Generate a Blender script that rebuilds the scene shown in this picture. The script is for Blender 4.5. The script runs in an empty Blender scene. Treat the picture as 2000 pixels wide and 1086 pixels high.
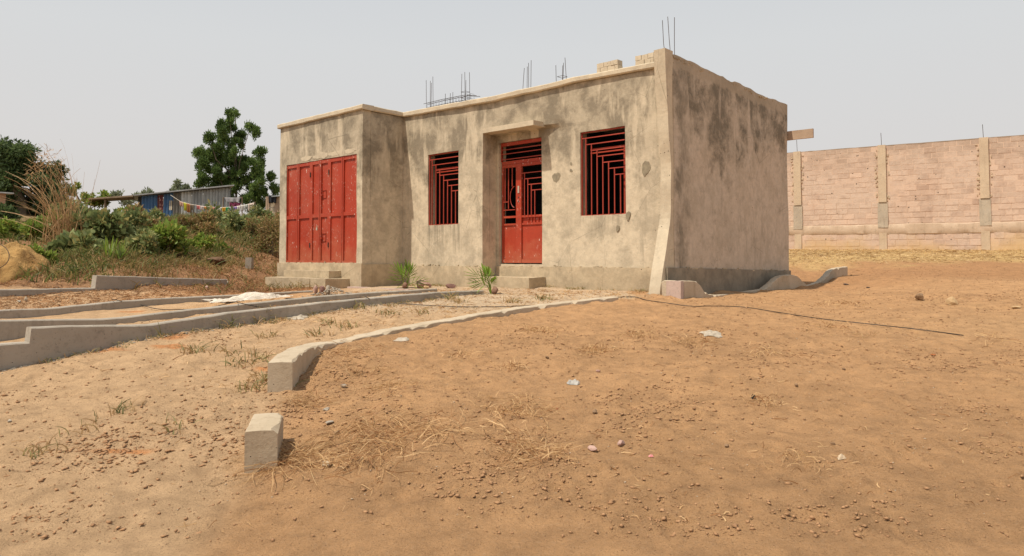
import bpy, math, random
import numpy as np
from mathutils import Vector

random.seed(7); rng = np.random.default_rng(7)
D = bpy.data; SC = bpy.context.scene; COL = SC.collection
# ------------------------------------------------------------------ camera
F = 1387.0; PX, PY = 1000.0, 455.0; TH = math.atan(50 / 1387.0)
cam = D.cameras.new('camera'); co = D.objects.new('camera', cam); COL.objects.link(co)
cam.sensor_width = 36; cam.sensor_fit = 'HORIZONTAL'; cam.lens = 36 * F / 2000
cam.shift_y = -88 / 2000.0; cam.clip_start = .05; cam.clip_end = 3000
co.location = (0, 0, 0); co.rotation_euler = (math.pi / 2 + TH, 0, 0)
SC.camera = co
# ------------------------------------------------------------------ sky and sun
SUN_EL = math.radians(63); SUNDIR = Vector((-.848 * math.cos(SUN_EL), -.530 * math.cos(SUN_EL), math.sin(SUN_EL)))
w = D.worlds.new('World'); SC.world = w; w.use_nodes = True
nt = w.node_tree; nt.nodes.clear()
sky = nt.nodes.new('ShaderNodeTexSky'); sky.sky_type = 'NISHITA'; sky.sun_disc = False
sky.sun_elevation = SUN_EL; sky.sun_rotation = math.atan2(SUNDIR.x, SUNDIR.y)
sky.dust_density = 4.0; sky.air_density = 1.0; sky.ozone_density = 1.5
sc_ = nt.nodes.new('ShaderNodeVectorMath'); sc_.operation = 'SCALE'; sc_.inputs[3].default_value = 1.0
nt.links.new(sky.outputs[0], sc_.inputs[0])
tc = nt.nodes.new('ShaderNodeTexCoord'); sp = nt.nodes.new('ShaderNodeSeparateXYZ'); nt.links.new(tc.outputs['Generated'], sp.inputs[0])
rp = nt.nodes.new('ShaderNodeValToRGB'); nt.links.new(sp.outputs[2], rp.inputs[0])
e = rp.color_ramp.elements; e[0].position = .0; e[0].color = (7.1, 6.5, 6.1, 1); e[1].position = .5; e[1].color = (6.7, 7.0, 7.3, 1)
e[1].position = 1.0; e[1].color = (4.1, 4.9, 6.0, 1); m_ = e.new(.5); m_.color = (6.3, 6.7, 7.1, 1)
m_ = e.new(.14); m_.color = (7.4, 7.15, 6.95, 1)
m_ = e.new(.28); m_.color = (7.3, 7.35, 7.3, 1)
mx = nt.nodes.new('ShaderNodeMix'); mx.data_type = 'RGBA'; mx.inputs[0].default_value = .9
nt.links.new(sc_.outputs[0], mx.inputs[6]); nt.links.new(rp.outputs[0], mx.inputs[7])
bg = nt.nodes.new('ShaderNodeBackground'); bg.inputs[1].default_value = .1; nt.links.new(mx.outputs[2], bg.inputs[0])
wo = nt.nodes.new('ShaderNodeOutputWorld'); nt.links.new(bg.outputs[0], wo.inputs[0])
sl = D.lights.new('sun', 'SUN'); sl.energy = 4.9; sl.angle = math.radians(.8); sl.color = (1.0, .93, .80)
so = D.objects.new('sun', sl); COL.objects.link(so); so.rotation_euler = SUNDIR.to_track_quat('Z', 'Y').to_euler(); so.location = (-20, -12, 40)
SC.view_settings.view_transform = 'Standard'; SC.view_settings.look = 'None'; SC.view_settings.exposure = 0; SC.view_settings.gamma = 1
SC.view_settings.use_curve_mapping = False

# ------------------------------------------------------------------ geometry helpers
al = math.atan(1522 / 1387.)
HC = np.array([.2286 * 11.5, 11.5])                       # front right corner of the house
DF = np.array([-math.sin(al), math.cos(al)])              # along the facade, away to the left
DS = np.array([math.cos(al), math.sin(al)])               # along the side wall, away to the right
def W(t, e, z):
    p = HC + t * DF - e * DS
    return (p[0], p[1], z)
def ray(u, v):
    a = u - PX; b = PY - v
    r = np.array([a, F * math.cos(TH) - b * math.sin(TH), F * math.sin(TH) + b * math.cos(TH)])
    return r / r[1]
def at(u, v, Y):
    return ray(u, v) * Y
def onfront(u, v, e=0):
    r = ray(u, v); k = r[0]; P = HC - e * DS
    t = (P[0] - k * P[1]) / (k * DF[1] - DF[0]); return t, r[2] * (P[1] + t * DF[1])

def hsh(ix, iy, s):
    n = (ix.astype(np.int64) * 374761393 + iy.astype(np.int64) * 668265263 + s * 1442695041) & 0x7fffffff
    n = ((n ^ (n >> 13)) * 1274126177) & 0x7fffffff
    n = (n ^ (n >> 16)) & 0xffff
    return n / 32767.5 - 1
def vnoise(x, y, s=0):
    x = np.asarray(x, float); y = np.asarray(y, float)
    ix = np.floor(x); iy = np.floor(y); fx = x - ix; fy = y - iy
    fx = fx * fx * (3 - 2 * fx); fy = fy * fy * (3 - 2 * fy)
    a = hsh(ix, iy, s); b = hsh(ix + 1, iy, s); c = hsh(ix, iy + 1, s); d = hsh(ix + 1, iy + 1, s)
    return (a * (1 - fx) + b * fx) * (1 - fy) + (c * (1 - fx) + d * fx) * fy
def fbm(x, y, o=3, s=0):
    r = 0; a = 1; t = 0
    for i in range(o):
        r = r + a * vnoise(np.asarray(x) * 2 ** i + 13.7 * i, np.asarray(y) * 2 ** i - 7.3 * i, s + i); t += a; a *= .5
    return r / t
def n3(p, f, s=0):
    p = np.asarray(p) * f
    return (vnoise(p[..., 0] + .37 * p[..., 2], p[..., 1] - .61 * p[..., 2], s) + vnoise(p[..., 2] + 5.1, p[..., 0] * .8 + p[..., 1] * .7, s + 9)) * .6
def sstep(a, b, x):
    t = np.clip((np.asarray(x) - a) / (b - a), 0, 1); return t * t * (3 - 2 * t)

class M:
    def __init__(s): s.v = []; s.f = []
    def add(s, vs, fs):
        n = len(s.v); s.v += [tuple(map(float, p)) for p in vs]; s.f += [tuple(i + n for i in f) for f in fs]
    def box8(s, p):       # bottom 4 ccw, top 4
        s.add(p, [(3, 2, 1, 0), (4, 5, 6, 7), (0, 1, 5, 4), (1, 2, 6, 5), (2, 3, 7, 6), (3, 0, 4, 7)])
    def wbox(s, t0, t1, e0, e1, z0, z1):
        s.box8([W(t, e, z) for z in (z0, z1) for t, e in ((t0, e0), (t0, e1), (t1, e1), (t1, e0))])
    def obox(s, c, ax, ay, az):
        c, ax, ay, az = map(np.array, (c, ax, ay, az))
        s.box8([c - ax - ay - az, c + ax - ay - az, c + ax + ay - az, c - ax + ay - az, c - ax - ay + az, c + ax - ay + az, c + ax + ay + az, c - ax + ay + az])
    def tube(s, pts, r, n=5, taper=None):
        pts = [np.array(p, float) for p in pts]; k = len(pts); vs = []
        for i, p in enumerate(pts):
            d = pts[min(i + 1, k - 1)] - pts[max(i - 1, 0)]; d /= (np.linalg.norm(d) + 1e-9)
            u = np.cross(d, (0, 0, 1) if abs(d[2]) < .9 else (1, 0, 0)); u /= np.linalg.norm(u); v = np.cross(d, u)
            rr = r if taper is None else r + (taper - r) * i / (k - 1)
            vs += [p + rr * (math.cos(2 * math.pi * j / n) * u + math.sin(2 * math.pi * j / n) * v) for j in range(n)]
        fs = [(i * n + j, i * n + (j + 1) % n, (i + 1) * n + (j + 1) % n, (i + 1) * n + j) for i in range(k - 1) for j in range(n)]
        fs += [tuple(range(n - 1, -1, -1)), tuple((k - 1) * n + j for j in range(n))]
        s.add(vs, fs)
    def loft(s, rings, closed=True):
        n = len(rings[0]); k = len(rings); vs = [p for r in rings for p in r]
        fs = [(i * n + j, i * n + (j + 1) % n, (i + 1) * n + (j + 1) % n, (i + 1) * n + j) for i in range(k - 1) for j in range(n)]
        if closed: fs += [tuple(range(n - 1, -1, -1)), tuple((k - 1) * n + j for j in range(n))]
        s.add(vs, fs)
    def rbox(s, P, a0, a1, d0, d1, z0, z1, res=.1, amp=.005, seed=0, fq=5):
        """subdivided box with uneven faces"""
        na = max(1, int(abs(a1 - a0) / res)); nd = max(1, int(abs(d1 - d0) / res)); nz = max(1, int(abs(z1 - z0) / res))
        idx = {}
        A = np.linspace(a0, a1, na + 1); Dd = np.linspace(d0, d1, nd + 1); Z = np.linspace(z0, z1, nz + 1); vs = []; fs = []
        def vid(i, j, k):
            if (i, j, k) not in idx:
                q = np.array(P(A[i], Dd[j], Z[k]))
                q = q + amp * np.array([n3(q, fq, seed), n3(q, fq, seed + 3), n3(q, fq, seed + 6)]); idx[(i, j, k)] = len(vs); vs.append(q)
            return idx[(i, j, k)]
        for i in range(na):
            for k in range(nz):
                fs.append((vid(i, 0, k), vid(i + 1, 0, k), vid(i + 1, 0, k + 1), vid(i, 0, k + 1))); fs.append((vid(i, nd, k), vid(i, nd, k + 1), vid(i + 1, nd, k + 1), vid(i + 1, nd, k)))
            for j in range(nd):
                fs.append((vid(i, j, 0), vid(i, j + 1, 0), vid(i + 1, j + 1, 0), vid(i + 1, j, 0))); fs.append((vid(i, j, nz), vid(i + 1, j, nz), vid(i + 1, j + 1, nz), vid(i, j + 1, nz)))
        for j in range(nd):
            for k in range(nz):
                fs.append((vid(0, j, k), vid(0, j, k + 1), vid(0, j + 1, k + 1), vid(0, j + 1, k))); fs.append((vid(na, j, k), vid(na, j + 1, k), vid(na, j + 1, k + 1), vid(na, j, k + 1)))
        s.add(vs, fs)

WLOC = {}
def setp(o, label=None, cat=None, group=None, kind=None):
    for k, v in (('label', label), ('category', cat), ('group', group), ('kind', kind)):
        if v: o[k] = v
    return o
def empty(name, loc, label=None, cat=None, group=None):
    o = D.objects.new(name, None); COL.objects.link(o); o.location = tuple(map(float, loc)); o.empty_display_size = .2
    WLOC[o.name] = np.array(loc, float); return setp(o, label, cat, group)
def npobj(name, V, FC, mat, parent=None, smooth=False, fixn=False, **kw):
    V = np.asarray(V, float)
    c = V.mean(0); c[2] = V[:, 2].min()
    me = D.meshes.new(name)
    if isinstance(FC, np.ndarray):
        me.vertices.add(len(V)); me.vertices.foreach_set('co', (V - c).ravel())
        n, k = FC.shape
        me.loops.add(n * k); me.loops.foreach_set('vertex_index', FC.ravel().astype(np.int32))
        me.polygons.add(n); me.polygons.foreach_set('loop_start', np.arange(0, n * k, k, dtype=np.int32))
        try: me.polygons.foreach_set('loop_total', np.full(n, k, dtype=np.int32))
        except Exception: pass
        me.update(calc_edges=True)
    else:
        me.from_pydata((V - c).tolist(), [], FC); me.update()
    if fixn:
        import bmesh
        b = bmesh.new(); b.from_mesh(me); bmesh.ops.recalc_face_normals(b, faces=b.faces); b.to_mesh(me); b.free()
    if mat: me.materials.append(mat)
    if smooth:
        me.polygons.foreach_set('use_smooth', np.ones(len(me.polygons), dtype=bool))
        if fixn: me.set_sharp_from_angle(angle=math.radians(32))
    o = D.objects.new(name, me); COL.objects.link(o)
    WLOC[o.name] = c
    if parent: o.parent = parent; o.location = tuple(c - WLOC[parent.name])
    else: o.location = tuple(c)
    return setp(o, **kw)
def obj(name, m, mat, parent=None, smooth=False, **kw):
    return npobj(name, np.array(m.v), m.f, mat, parent, smooth, True, **kw)

# ------------------------------------------------------------------ materials
class N:
    def __init__(s, name):
        s.m = D.materials.new(name); s.m.use_nodes = True; s.t = s.m.node_tree; s.b = s.t.nodes['Principled BSDF']
        s.b.inputs['Roughness'].default_value = .9; s.b.inputs['Specular IOR Level'].default_value = .25
        s.geo = s.t.nodes.new('ShaderNodeNewGeometry'); s.pos = s.geo.outputs['Position']
        s.sep = s.t.nodes.new('ShaderNodeSeparateXYZ'); s.t.links.new(s.pos, s.sep.inputs[0]); s.z = s.sep.outputs[2]
    def l(s, a, b): s.t.links.new(a, b)
    def put(s, sock, v):
        if isinstance(v, (int, float)): sock.default_value = v
        elif isinstance(v, tuple): sock.default_value = v if len(v) == 4 or len(sock.default_value) == 3 else (*v, 1)
        else: s.l(v, sock)
    def scale(s, v, sc):
        n = s.t.nodes.new('ShaderNodeVectorMath'); n.operation = 'MULTIPLY'; s.put(n.inputs[0], v); n.inputs[1].default_value = sc; return n.outputs[0]
    def noise(s, sc, det=4, ro=.55, v=None, dist=0):
        n = s.t.nodes.new('ShaderNodeTexNoise'); n.inputs['Scale'].default_value = sc; n.inputs['Detail'].default_value = det
        n.inputs['Roughness'].default_value = ro; n.inputs['Distortion'].default_value = dist; s.l(v or s.pos, n.inputs['Vector']); return n.outputs[0]
    def voro(s, sc, v=None, feat='F1'):
        n = s.t.nodes.new('ShaderNodeTexVoronoi'); n.feature = feat; n.inputs['Scale'].default_value = sc; s.l(v or s.pos, n.inputs['Vector']); return n.outputs[0]
    def rng(s, x, a, b, c=0., d=1.):
        n = s.t.nodes.new('ShaderNodeMapRange'); s.put(n.inputs[0], x)
        for i, q in enumerate((a, b, c, d)): n.inputs[i + 1].default_value = q
        return n.outputs[0]
    def math(s, op, a, b=0.):
        n = s.t.nodes.new('ShaderNodeMath'); n.operation = op; s.put(n.inputs[0], a); s.put(n.inputs[1], b); return n.outputs[0]
    def mix(s, f, a, b, bt='MIX'):
        n = s.t.nodes.new('ShaderNodeMix'); n.data_type = 'RGBA'; n.blend_type = bt; s.put(n.inputs[0], f); s.put(n.inputs[6], a); s.put(n.inputs[7], b); return n.outputs[2]
    def bump(s, h, st=.5, dist=.01, prev=None):
        n = s.t.nodes.new('ShaderNodeBump'); n.inputs['Strength'].default_value = st; n.inputs['Distance'].default_value = dist; s.l(h, n.inputs['Height'])
        if prev: s.l(prev, n.inputs['Normal'])
        s.l(n.outputs[0], s.b.inputs['Normal']); return n.outputs[0]
    def col(s, c): s.put(s.b.inputs['Base Color'], c)
    def rand(s): return s.geo.outputs['Random Per Island']
    def orand(s):
        n = s.t.nodes.new('ShaderNodeObjectInfo'); return n.outputs['Random']

def plaster(name, pale, mid, dark, zb=1.7, plinth=False, topdark=1.0, drips=(), side=False):
    n = N(name)
    big = n.noise(.75, 5, .6, dist=.2); med = n.noise(2.3, 8, .66, dist=.1); fine = n.noise(11, 5, .6)
    st = n.noise(2.1, 5, .6, n.scale(n.pos, (1.6, 1.6, .35)), .2)
    c = n.mix(n.rng(med, .44, .60), pale, mid); c = n.mix(n.rng(n.noise(4.2, 8, .72, dist=.15), .54, .68, 0, .35), c, dark)
    zz = n.math('ADD', n.z, n.rng(big, .3, .7, -.9, .9))
    zz = n.math('ADD', zz, n.rng(fine, .3, .7, -.15, .15))
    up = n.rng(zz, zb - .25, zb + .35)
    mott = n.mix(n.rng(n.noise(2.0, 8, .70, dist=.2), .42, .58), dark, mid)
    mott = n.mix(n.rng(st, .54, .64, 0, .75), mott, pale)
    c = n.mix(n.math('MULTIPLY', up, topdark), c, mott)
    streak = n.noise(1.0, 4, .6, n.scale(n.pos, (7, 7, .5)), 0)
    c = n.mix(n.math('MULTIPLY', n.rng(streak, .60, .70, 0, .5), n.rng(big, .45, .6)), c, dark)
    if plinth: c = n.mix(.45, c, n.mix(n.rng(n.noise(3.5, 8, .7), .42, .58), dark, pale))
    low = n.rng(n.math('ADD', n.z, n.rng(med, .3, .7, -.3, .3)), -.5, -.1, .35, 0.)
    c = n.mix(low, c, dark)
    c = n.mix(n.rng(fine, .3, .7, .0, .22), c, (dark[0] * .6, dark[1] * .6, dark[2] * .6))
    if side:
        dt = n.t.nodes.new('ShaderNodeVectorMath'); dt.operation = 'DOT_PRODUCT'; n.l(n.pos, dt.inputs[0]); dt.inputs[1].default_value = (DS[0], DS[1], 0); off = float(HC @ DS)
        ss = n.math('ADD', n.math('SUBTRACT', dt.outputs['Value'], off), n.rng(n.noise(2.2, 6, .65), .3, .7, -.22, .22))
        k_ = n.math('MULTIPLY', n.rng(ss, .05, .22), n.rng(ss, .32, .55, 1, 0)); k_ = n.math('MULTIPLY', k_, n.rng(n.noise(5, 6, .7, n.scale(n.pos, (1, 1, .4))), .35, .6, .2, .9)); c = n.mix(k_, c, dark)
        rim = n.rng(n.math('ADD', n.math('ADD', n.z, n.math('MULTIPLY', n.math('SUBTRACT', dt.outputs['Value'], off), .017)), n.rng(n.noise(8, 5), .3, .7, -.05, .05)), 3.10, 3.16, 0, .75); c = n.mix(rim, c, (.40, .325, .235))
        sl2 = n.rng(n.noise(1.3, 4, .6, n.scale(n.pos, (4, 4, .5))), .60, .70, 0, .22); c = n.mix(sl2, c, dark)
    if drips:
        dt = n.t.nodes.new('ShaderNodeVectorMath'); dt.operation = 'DOT_PRODUCT'; n.l(n.pos, dt.inputs[0]); dt.inputs[1].default_value = (DF[0], DF[1], 0); off = float(HC @ DF)
        tt = n.math('SUBTRACT', dt.outputs['Value'], off); sn = n.noise(1.0, 5, .7, n.scale(n.pos, (14, 14, .45))); wob = n.rng(n.noise(6, 4), .3, .7, -.12, .12)
        for a, b, z1, z0, k in drips:
            m1 = n.math('MULTIPLY', n.rng(tt, a - .08, a + .02), n.rng(tt, b - .02, b + .08, 1, 0)); zz_ = n.math('ADD', n.z, wob); m2 = n.math('MULTIPLY', n.rng(zz_, z0, z0 + (z1 - z0) * .7), n.rng(n.z, z1 - .01, z1 + .01, 1, 0))
            f_ = n.math('MULTIPLY', n.math('MULTIPLY', m1, m2), n.rng(sn, .42, .60, .15, 1)); c = n.mix(n.math('MULTIPLY', f_, k), c, (dark[0] * .75, dark[1] * .78, dark[2] * .8))
    spots = n.math('MULTIPLY', n.rng(n.voro(9), .05, .09, 1, 0), n.rng(n.noise(1.7, 2), .56, .62))
    c = n.mix(spots, c, (.06, .045, .03))
    cr = n.math('MULTIPLY', n.rng(n.voro(1.3, n.scale(n.pos, (1, 1, .8)), 'DISTANCE_TO_EDGE'), .0, .006, 1, 0), n.rng(n.noise(.9, 3), .52, .58, 0, .55)); c = n.mix(cr, c, (dark[0] * .5, dark[1] * .5, dark[2] * .5))
    c = n.mix(n.rng(n.noise(24, 4, .7), .60, .72, 0, .4), c, (dark[0] * .7, dark[1] * .7, dark[2] * .7))
    n.col(c)
    b1 = n.bump(n.noise(4.5, 6, .65, dist=.5), .55, .02)
    b2 = n.bump(n.noise(55, 4, .7), .35, .004, b1)
    n.bump(n.math('MULTIPLY', spots, -1.), .8, .02, b2)
    return n.m
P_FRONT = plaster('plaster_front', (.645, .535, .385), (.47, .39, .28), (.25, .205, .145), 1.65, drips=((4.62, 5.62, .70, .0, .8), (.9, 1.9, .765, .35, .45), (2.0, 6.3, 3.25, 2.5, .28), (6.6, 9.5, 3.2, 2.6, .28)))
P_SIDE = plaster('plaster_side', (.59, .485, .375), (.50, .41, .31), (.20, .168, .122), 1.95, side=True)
P_PLINTH = plaster('plaster_plinth', (.62, .49, .325), (.47, .375, .25), (.30, .235, .155), 1.9, True)
P_COPE = plaster('plaster_coping', (.60, .50, .36), (.52, .43, .31), (.38, .31, .22), 6)
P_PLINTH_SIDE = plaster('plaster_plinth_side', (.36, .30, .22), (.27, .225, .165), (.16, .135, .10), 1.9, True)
def patchmat():
    n = N('plaster_patch_grey'); n.col(n.mix(n.rng(n.noise(14, 4), .35, .65), (.30, .25, .17), (.22, .18, .125))); n.bump(n.noise(50, 4), .4, .004); return n.m
P_PATCH = patchmat()
def cement(name, a, b, stain=(.12, .10, .08)):
    n = N(name); c = n.mix(n.rng(n.noise(1.7, 6, .6), .35, .65), a, b)
    c = n.mix(n.rng(n.noise(9, 5, .65), .56, .75, 0, .5), c, stain)
    sr = n.noise(1.3, 4, .6, n.scale(n.pos, (6, 6, .6)))
    c = n.mix(n.rng(sr, .55, .72, 0, .3), c, stain)
    pits = n.math('MULTIPLY', n.rng(n.voro(22), .05, .10, 1, 0), n.rng(n.noise(3, 2), .48, .55)); c = n.mix(pits, c, (.07, .055, .04))
    c = n.mix(n.rng(n.noise(28, 5, .75), .56, .70, 0, .45), c, stain)
    n.col(c); b = n.bump(n.noise(6, 6, .65), .6, .015); b = n.bump(n.noise(60, 4, .75), .6, .005, b); n.bump(n.math('MULTIPLY', pits, -1.), .8, .01, b); return n.m
CEM = cement('cement_render', (.39, .335, .27), (.32, .275, .22))
CEM_PALE = cement('cement_pale', (.52, .425, .31), (.42, .33, .225), (.26, .185, .12))
CEM_PINK = cement('pink_block', (.52, .39, .33), (.44, .33, .28), (.22, .17, .14))
def paint(name, c0, c1, chips=.0, rough=.5):
    n = N(name); c = n.mix(n.rng(n.noise(2.5, 5, .6), .3, .7), c0, c1)
    c = n.mix(n.rng(n.noise(30, 3, .6), .5, .8, 0, .25), c, (c0[0] * .6, c0[1] * .6, c0[2] * .6))
    if chips:
        ch = n.math('MULTIPLY', n.rng(n.noise(30, 4, .65, n.scale(n.pos, (1, 1, .5))), .62, .65), n.rng(n.noise(2.6, 3), .46, .54))
        c = n.mix(n.math('MULTIPLY', ch, chips), c, (.68, .5, .42))
        du = n.rng(n.noise(1.3, 5, .65), .45, .8, 0, .25); c = n.mix(du, c, (.50, .22, .13)); c = n.mix(n.math('MULTIPLY', n.rng(n.noise(16, 5, .7), .60, .70, 0, .8), n.rng(n.noise(1.7, 3), .45, .6)), c, (.14, .045, .025)); c = n.mix(n.rng(n.math('ADD', n.z, n.rng(n.noise(5, 4), .3, .7, -.2, .2)), -.05, .35, .35, 0), c, (.42, .17, .09))
    n.col(c); n.b.inputs['Roughness'].default_value = rough; n.b.inputs['Specular IOR Level'].default_value = .3
    n.bump(n.noise(7, 3), .2, .004); return n.m
RED = paint('red_metal_paint', (.40, .050, .022), (.34, .040, .018), .9, .55)
REDBAR = paint('red_bar_paint', (.40, .06, .035), (.30, .04, .025), 0, .5)
STEEL = paint('rusty_steel', (.05, .04, .035), (.09, .055, .04), 0, .7)
BRASS = paint('padlock_metal', (.5, .42, .32), (.35, .3, .25), 0, .35)
SHADE = paint('painted_shade', (.03, .027, .024), (.05, .045, .04), 0, .9)  # near-black colour that paints the shade inside rooms and openings
def simple(name, a, b, sc=5, ro=.85, bs=.3, bd=.005):
    n = N(name); n.col(n.mix(n.rng(n.noise(sc, 5, .6), .3, .7), a, b)); n.b.inputs['Roughness'].default_value = ro
    if bs: n.bump(n.noise(sc * 6, 4, .6), bs, bd)
    return n.m
def leafmat(name, a, b, c3=None, frac=.15):
    n = N(name); r = n.rand(); c = n.mix(r, a, b)
    c = n.mix(n.rng(n.noise(1.1, 3), .40, .65, 0, .8), c, tuple(.7 * q for q in a))
    if c3:
        r2 = n.math('FRACT', n.math('MULTIPLY', r, 17.31)); c = n.mix(n.rng(r2, 1 - frac, 1 - frac + .01), c, c3)
    n.col(c); n.b.inputs['Roughness'].default_value = .55
    try: n.b.inputs['Transmission Weight'].default_value = 0
    except Exception: pass
    tr = n.t.nodes.new('ShaderNodeBsdfTranslucent'); n.put(tr.inputs[0], c); ms = n.t.nodes.new('ShaderNodeMixShader'); ms.inputs[0].default_value = .38
    n.l(n.b.outputs[0], ms.inputs[1]); n.l(tr.outputs[0], ms.inputs[2]); n.l(ms.outputs[0], n.t.nodes['Material Output'].inputs[0])
    return n.m
L_DARK = leafmat('dark_leaves', (.065, .105, .038), (.15, .20, .07))
L_TREE = leafmat('tree_leaves', (.085, .145, .038), (.24, .33, .09))
L_GREEN = leafmat('bright_leaves', (.17, .26, .04), (.36, .43, .09), (.40, .33, .09), .15)
L_BIG = leafmat('broad_leaves', (.18, .23, .08), (.36, .38, .16), (.40, .34, .13), .2)
L_DRY = leafmat('dry_leaves', (.30, .19, .08), (.48, .33, .15), (.20, .20, .06), .3)
L_HAZE = leafmat('haze_pale_leaves', (.20, .23, .14), (.34, .36, .22))  # distance haze put into the leaf colour of the far trees
L_PALM = leafmat('palm_leaves', (.20, .32, .04), (.36, .46, .08), (.50, .42, .14), .15)
STRAW = leafmat('dry_straw', (.58, .36, .17), (.80, .56, .30), (.34, .17, .07), .25)
LITTER = leafmat('dry_litter', (.42, .22, .10), (.66, .40, .20), (.20, .11, .055), .3)
STRAW_Y = leafmat('yellow_straw', (.62, .43, .20), (.80, .60, .34), (.34, .20, .09), .3)
REED = leafmat('dry_reeds', (.50, .29, .13), (.72, .48, .25), (.34, .20, .09), .2)
WEED = leafmat('weeds', (.20, .20, .08), (.38, .32, .14), (.48, .32, .16), .5)
BARK = simple('bark', (.22, .17, .12), (.13, .10, .07), 3)
WOOD = simple('sawn_wood', (.50, .36, .25), (.36, .25, .17), 4)
OLDWOOD = simple('old_wood', (.28, .20, .13), (.16, .11, .07), 4)
BLACKPL = simple('black_plastic', (.012, .011, .01), (.03, .027, .025), 5, .5)
WHITEPL = simple('white_plastic_sheet', (.70, .62, .52), (.54, .46, .36), 9, .6, .6, .02)
CLEARPL = simple('grey_plastic_film', (.50, .43, .34), (.34, .27, .19), 22, .4)
GREYST = simple('grey_stone', (.40, .34, .26), (.28, .23, .18), 12)
PINKST = simple('pink_stone', (.46, .30, .24), (.33, .20, .16), 9)
REDST = simple('dark_red_stone', (.20, .105, .085), (.30, .18, .15), 9)
BRNST = simple('brown_clod', (.20, .12, .065), (.27, .17, .095), 20)
TANST = simple('sandstone', (.50, .34, .18), (.42, .28, .15), 10)
HUSK = simple('coconut_husk', (.13, .06, .035), (.26, .15, .10), 9)

# ------------------------------------------------------------------ terrain
def seg(P, Q, u):
    """point at image column u on the plan line P-Q (used to lay the long walls out on straight plan lines)"""
    P = np.array(P); Q = np.array(Q); d = Q - P; k = (u - PX) / F / math.cos(TH)
    s = (k * P[1] - P[0]) / (d[0] - k * d[1]); return P + s * d
LA = ((-4.50, 6.7), (-.47, 11.9)); LB = ((-5.62, 7.8), (-1.33, 12.6)); LC = ((-6.78, 9.4), (-3.82, 13.6)); LD = ((-7.93, 11.0), (-5.80, 14.5))
def zat(v, Y): return ray(PX, v)[2] * Y
ctrl = []
def cp(x, y, z): ctrl.append((x, y, z))
def cuv(u, v, Y): p = at(u, v, Y); ctrl.append(tuple(p))
for (x, y, z) in [(0, 0, -1.6), (6, 0, -1.5), (-6, 0, -1.75), (0, 3, -1.35), (3, 3, -1.33), (-3, 3.2, -1.38), (0, 8, -.89), (4, 8, -.86), (8, 8, -.80), (14, 8, -.7),
                  (0, 10, -.71), (12, 14, -.38), (7, 12, -.57), (10, 16.5, -.26), (8.5, 20, -.02), (11, 20, -.02), (15, 19, -.02), (10, 24, .20), (11.5, 28, .31), (15, 25.8, .30),
                  (18, 24, .28), (21, 22, .26), (13, 23, .17), (6, 27, .28), (0, 25, .0), (-3, 21, -.2), (4, 20, -.2), (-12, 3, -1.5), (12, 3, -1.3)]: cp(x, y, z)
cuv(900, 905, 4.3); cuv(500, 906, 4.3); cuv(1500, 905, 4.3); cuv(550, 768, 5.85); cuv(1000, 765, 5.9); cuv(1500, 764, 5.95); cuv(100, 905, 4.35); cuv(200, 800, 5.3)
for u, v in ((0, 725), (68, 712), (150, 695), (300, 662), (380, 648), (500, 633), (620, 614), (700, 600), (850, 584), (945, 573)):
    p = seg(*LA, u); cp(p[0], p[1], zat(v, p[1]))
for u, v in ((168, 609.6), (250, 603), (336, 594), (500, 583)):
    p = seg(*LC, u); cp(p[0], p[1], zat(v, p[1]))
for u, v in ((0, 580), (100, 575), (190, 569), (320, 558), (445, 552)):
    p = seg(*LD, u); cp(p[0], p[1], zat(v, p[1]))
for u, v, Y in ((90, 545, 12.6), (200, 532, 13.2), (330, 535, 14), (430, 540, 15), (480, 525, 17), (530, 545, 17.5), (350, 515, 16), (250, 500, 16), (120, 500, 15.5), (20, 490, 15.5),
                (450, 480, 20), (300, 460, 19), (530, 470, 22), (100, 450, 20), (0, 450, 20), (200, 440, 23), (480, 440, 26), (350, 437, 28), (540, 440, 28)): cuv(u, v, Y)
cp(*W(9.74, 1.6, -.44)[:3]); cp(*W(10.2, 0, -.38)); cp(*W(10.2, -4, -.2)); cp(*W(9.2, 2.3, -.62)); cp(*W(6.8, 2.2, -.61)); cp(*W(6.3, 1.2, -.60)); cp(*W(4.5, .5, -.56)); cp(*W(2.4, .1, -.54)); cp(*W(.4, .1, -.56))
cp(*W(3, 0.9, -.58)); cp(*W(-.29, .42, -.628)); cp(*W(-.05, -1.5, -.57)); cp(*W(-.3, -2.6, -.54)); cp(*W(-.05, -4.6, -.39)); cp(*W(-.5, -6.3, -.38)); cp(*W(3, -2, -.5)); cp(*W(8, -2, -.45))
cuv(1470, 582, 12.0); cuv(1650, 548, 15.3); cuv(1950, 540, 15.5)
def oln(u, v, o=.34):
    r = ray(u, v); P = HC - DF * o; s = (r[0] * P[1] - P[0]) / (DS[0] - r[0] * DS[1]); q = P + s * DS; cp(q[0], q[1], r[2] * q[1] - .02)
for u, v in ((1360, 581), (1400, 577.5), (1450, 572.5), (1500, 567.5), (1540, 565), (1575, 559), (1615, 550), (1650, 543)): oln(u, v)
for u, v in ((1380, 580), (1450, 576), (1530, 568)): oln(u, v, .16)
Cn = np.array(ctrl)
def rbf_k(r2): return .5 * r2 * np.log(r2 + 1e-6)
_n = len(Cn); A_ = np.zeros((_n + 3, _n + 3))
_d = ((Cn[:, None, :2] - Cn[None, :, :2]) ** 2).sum(2); A_[:_n, :_n] = rbf_k(_d) + np.eye(_n) * .02
A_[:_n, _n] = 1; A_[:_n, _n + 1:] = Cn[:, :2]; A_[_n, :_n] = 1; A_[_n + 1:, :_n] = Cn[:, :2].T
_w = np.linalg.solve(A_, np.concatenate([Cn[:, 2], [0, 0, 0]]))
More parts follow.
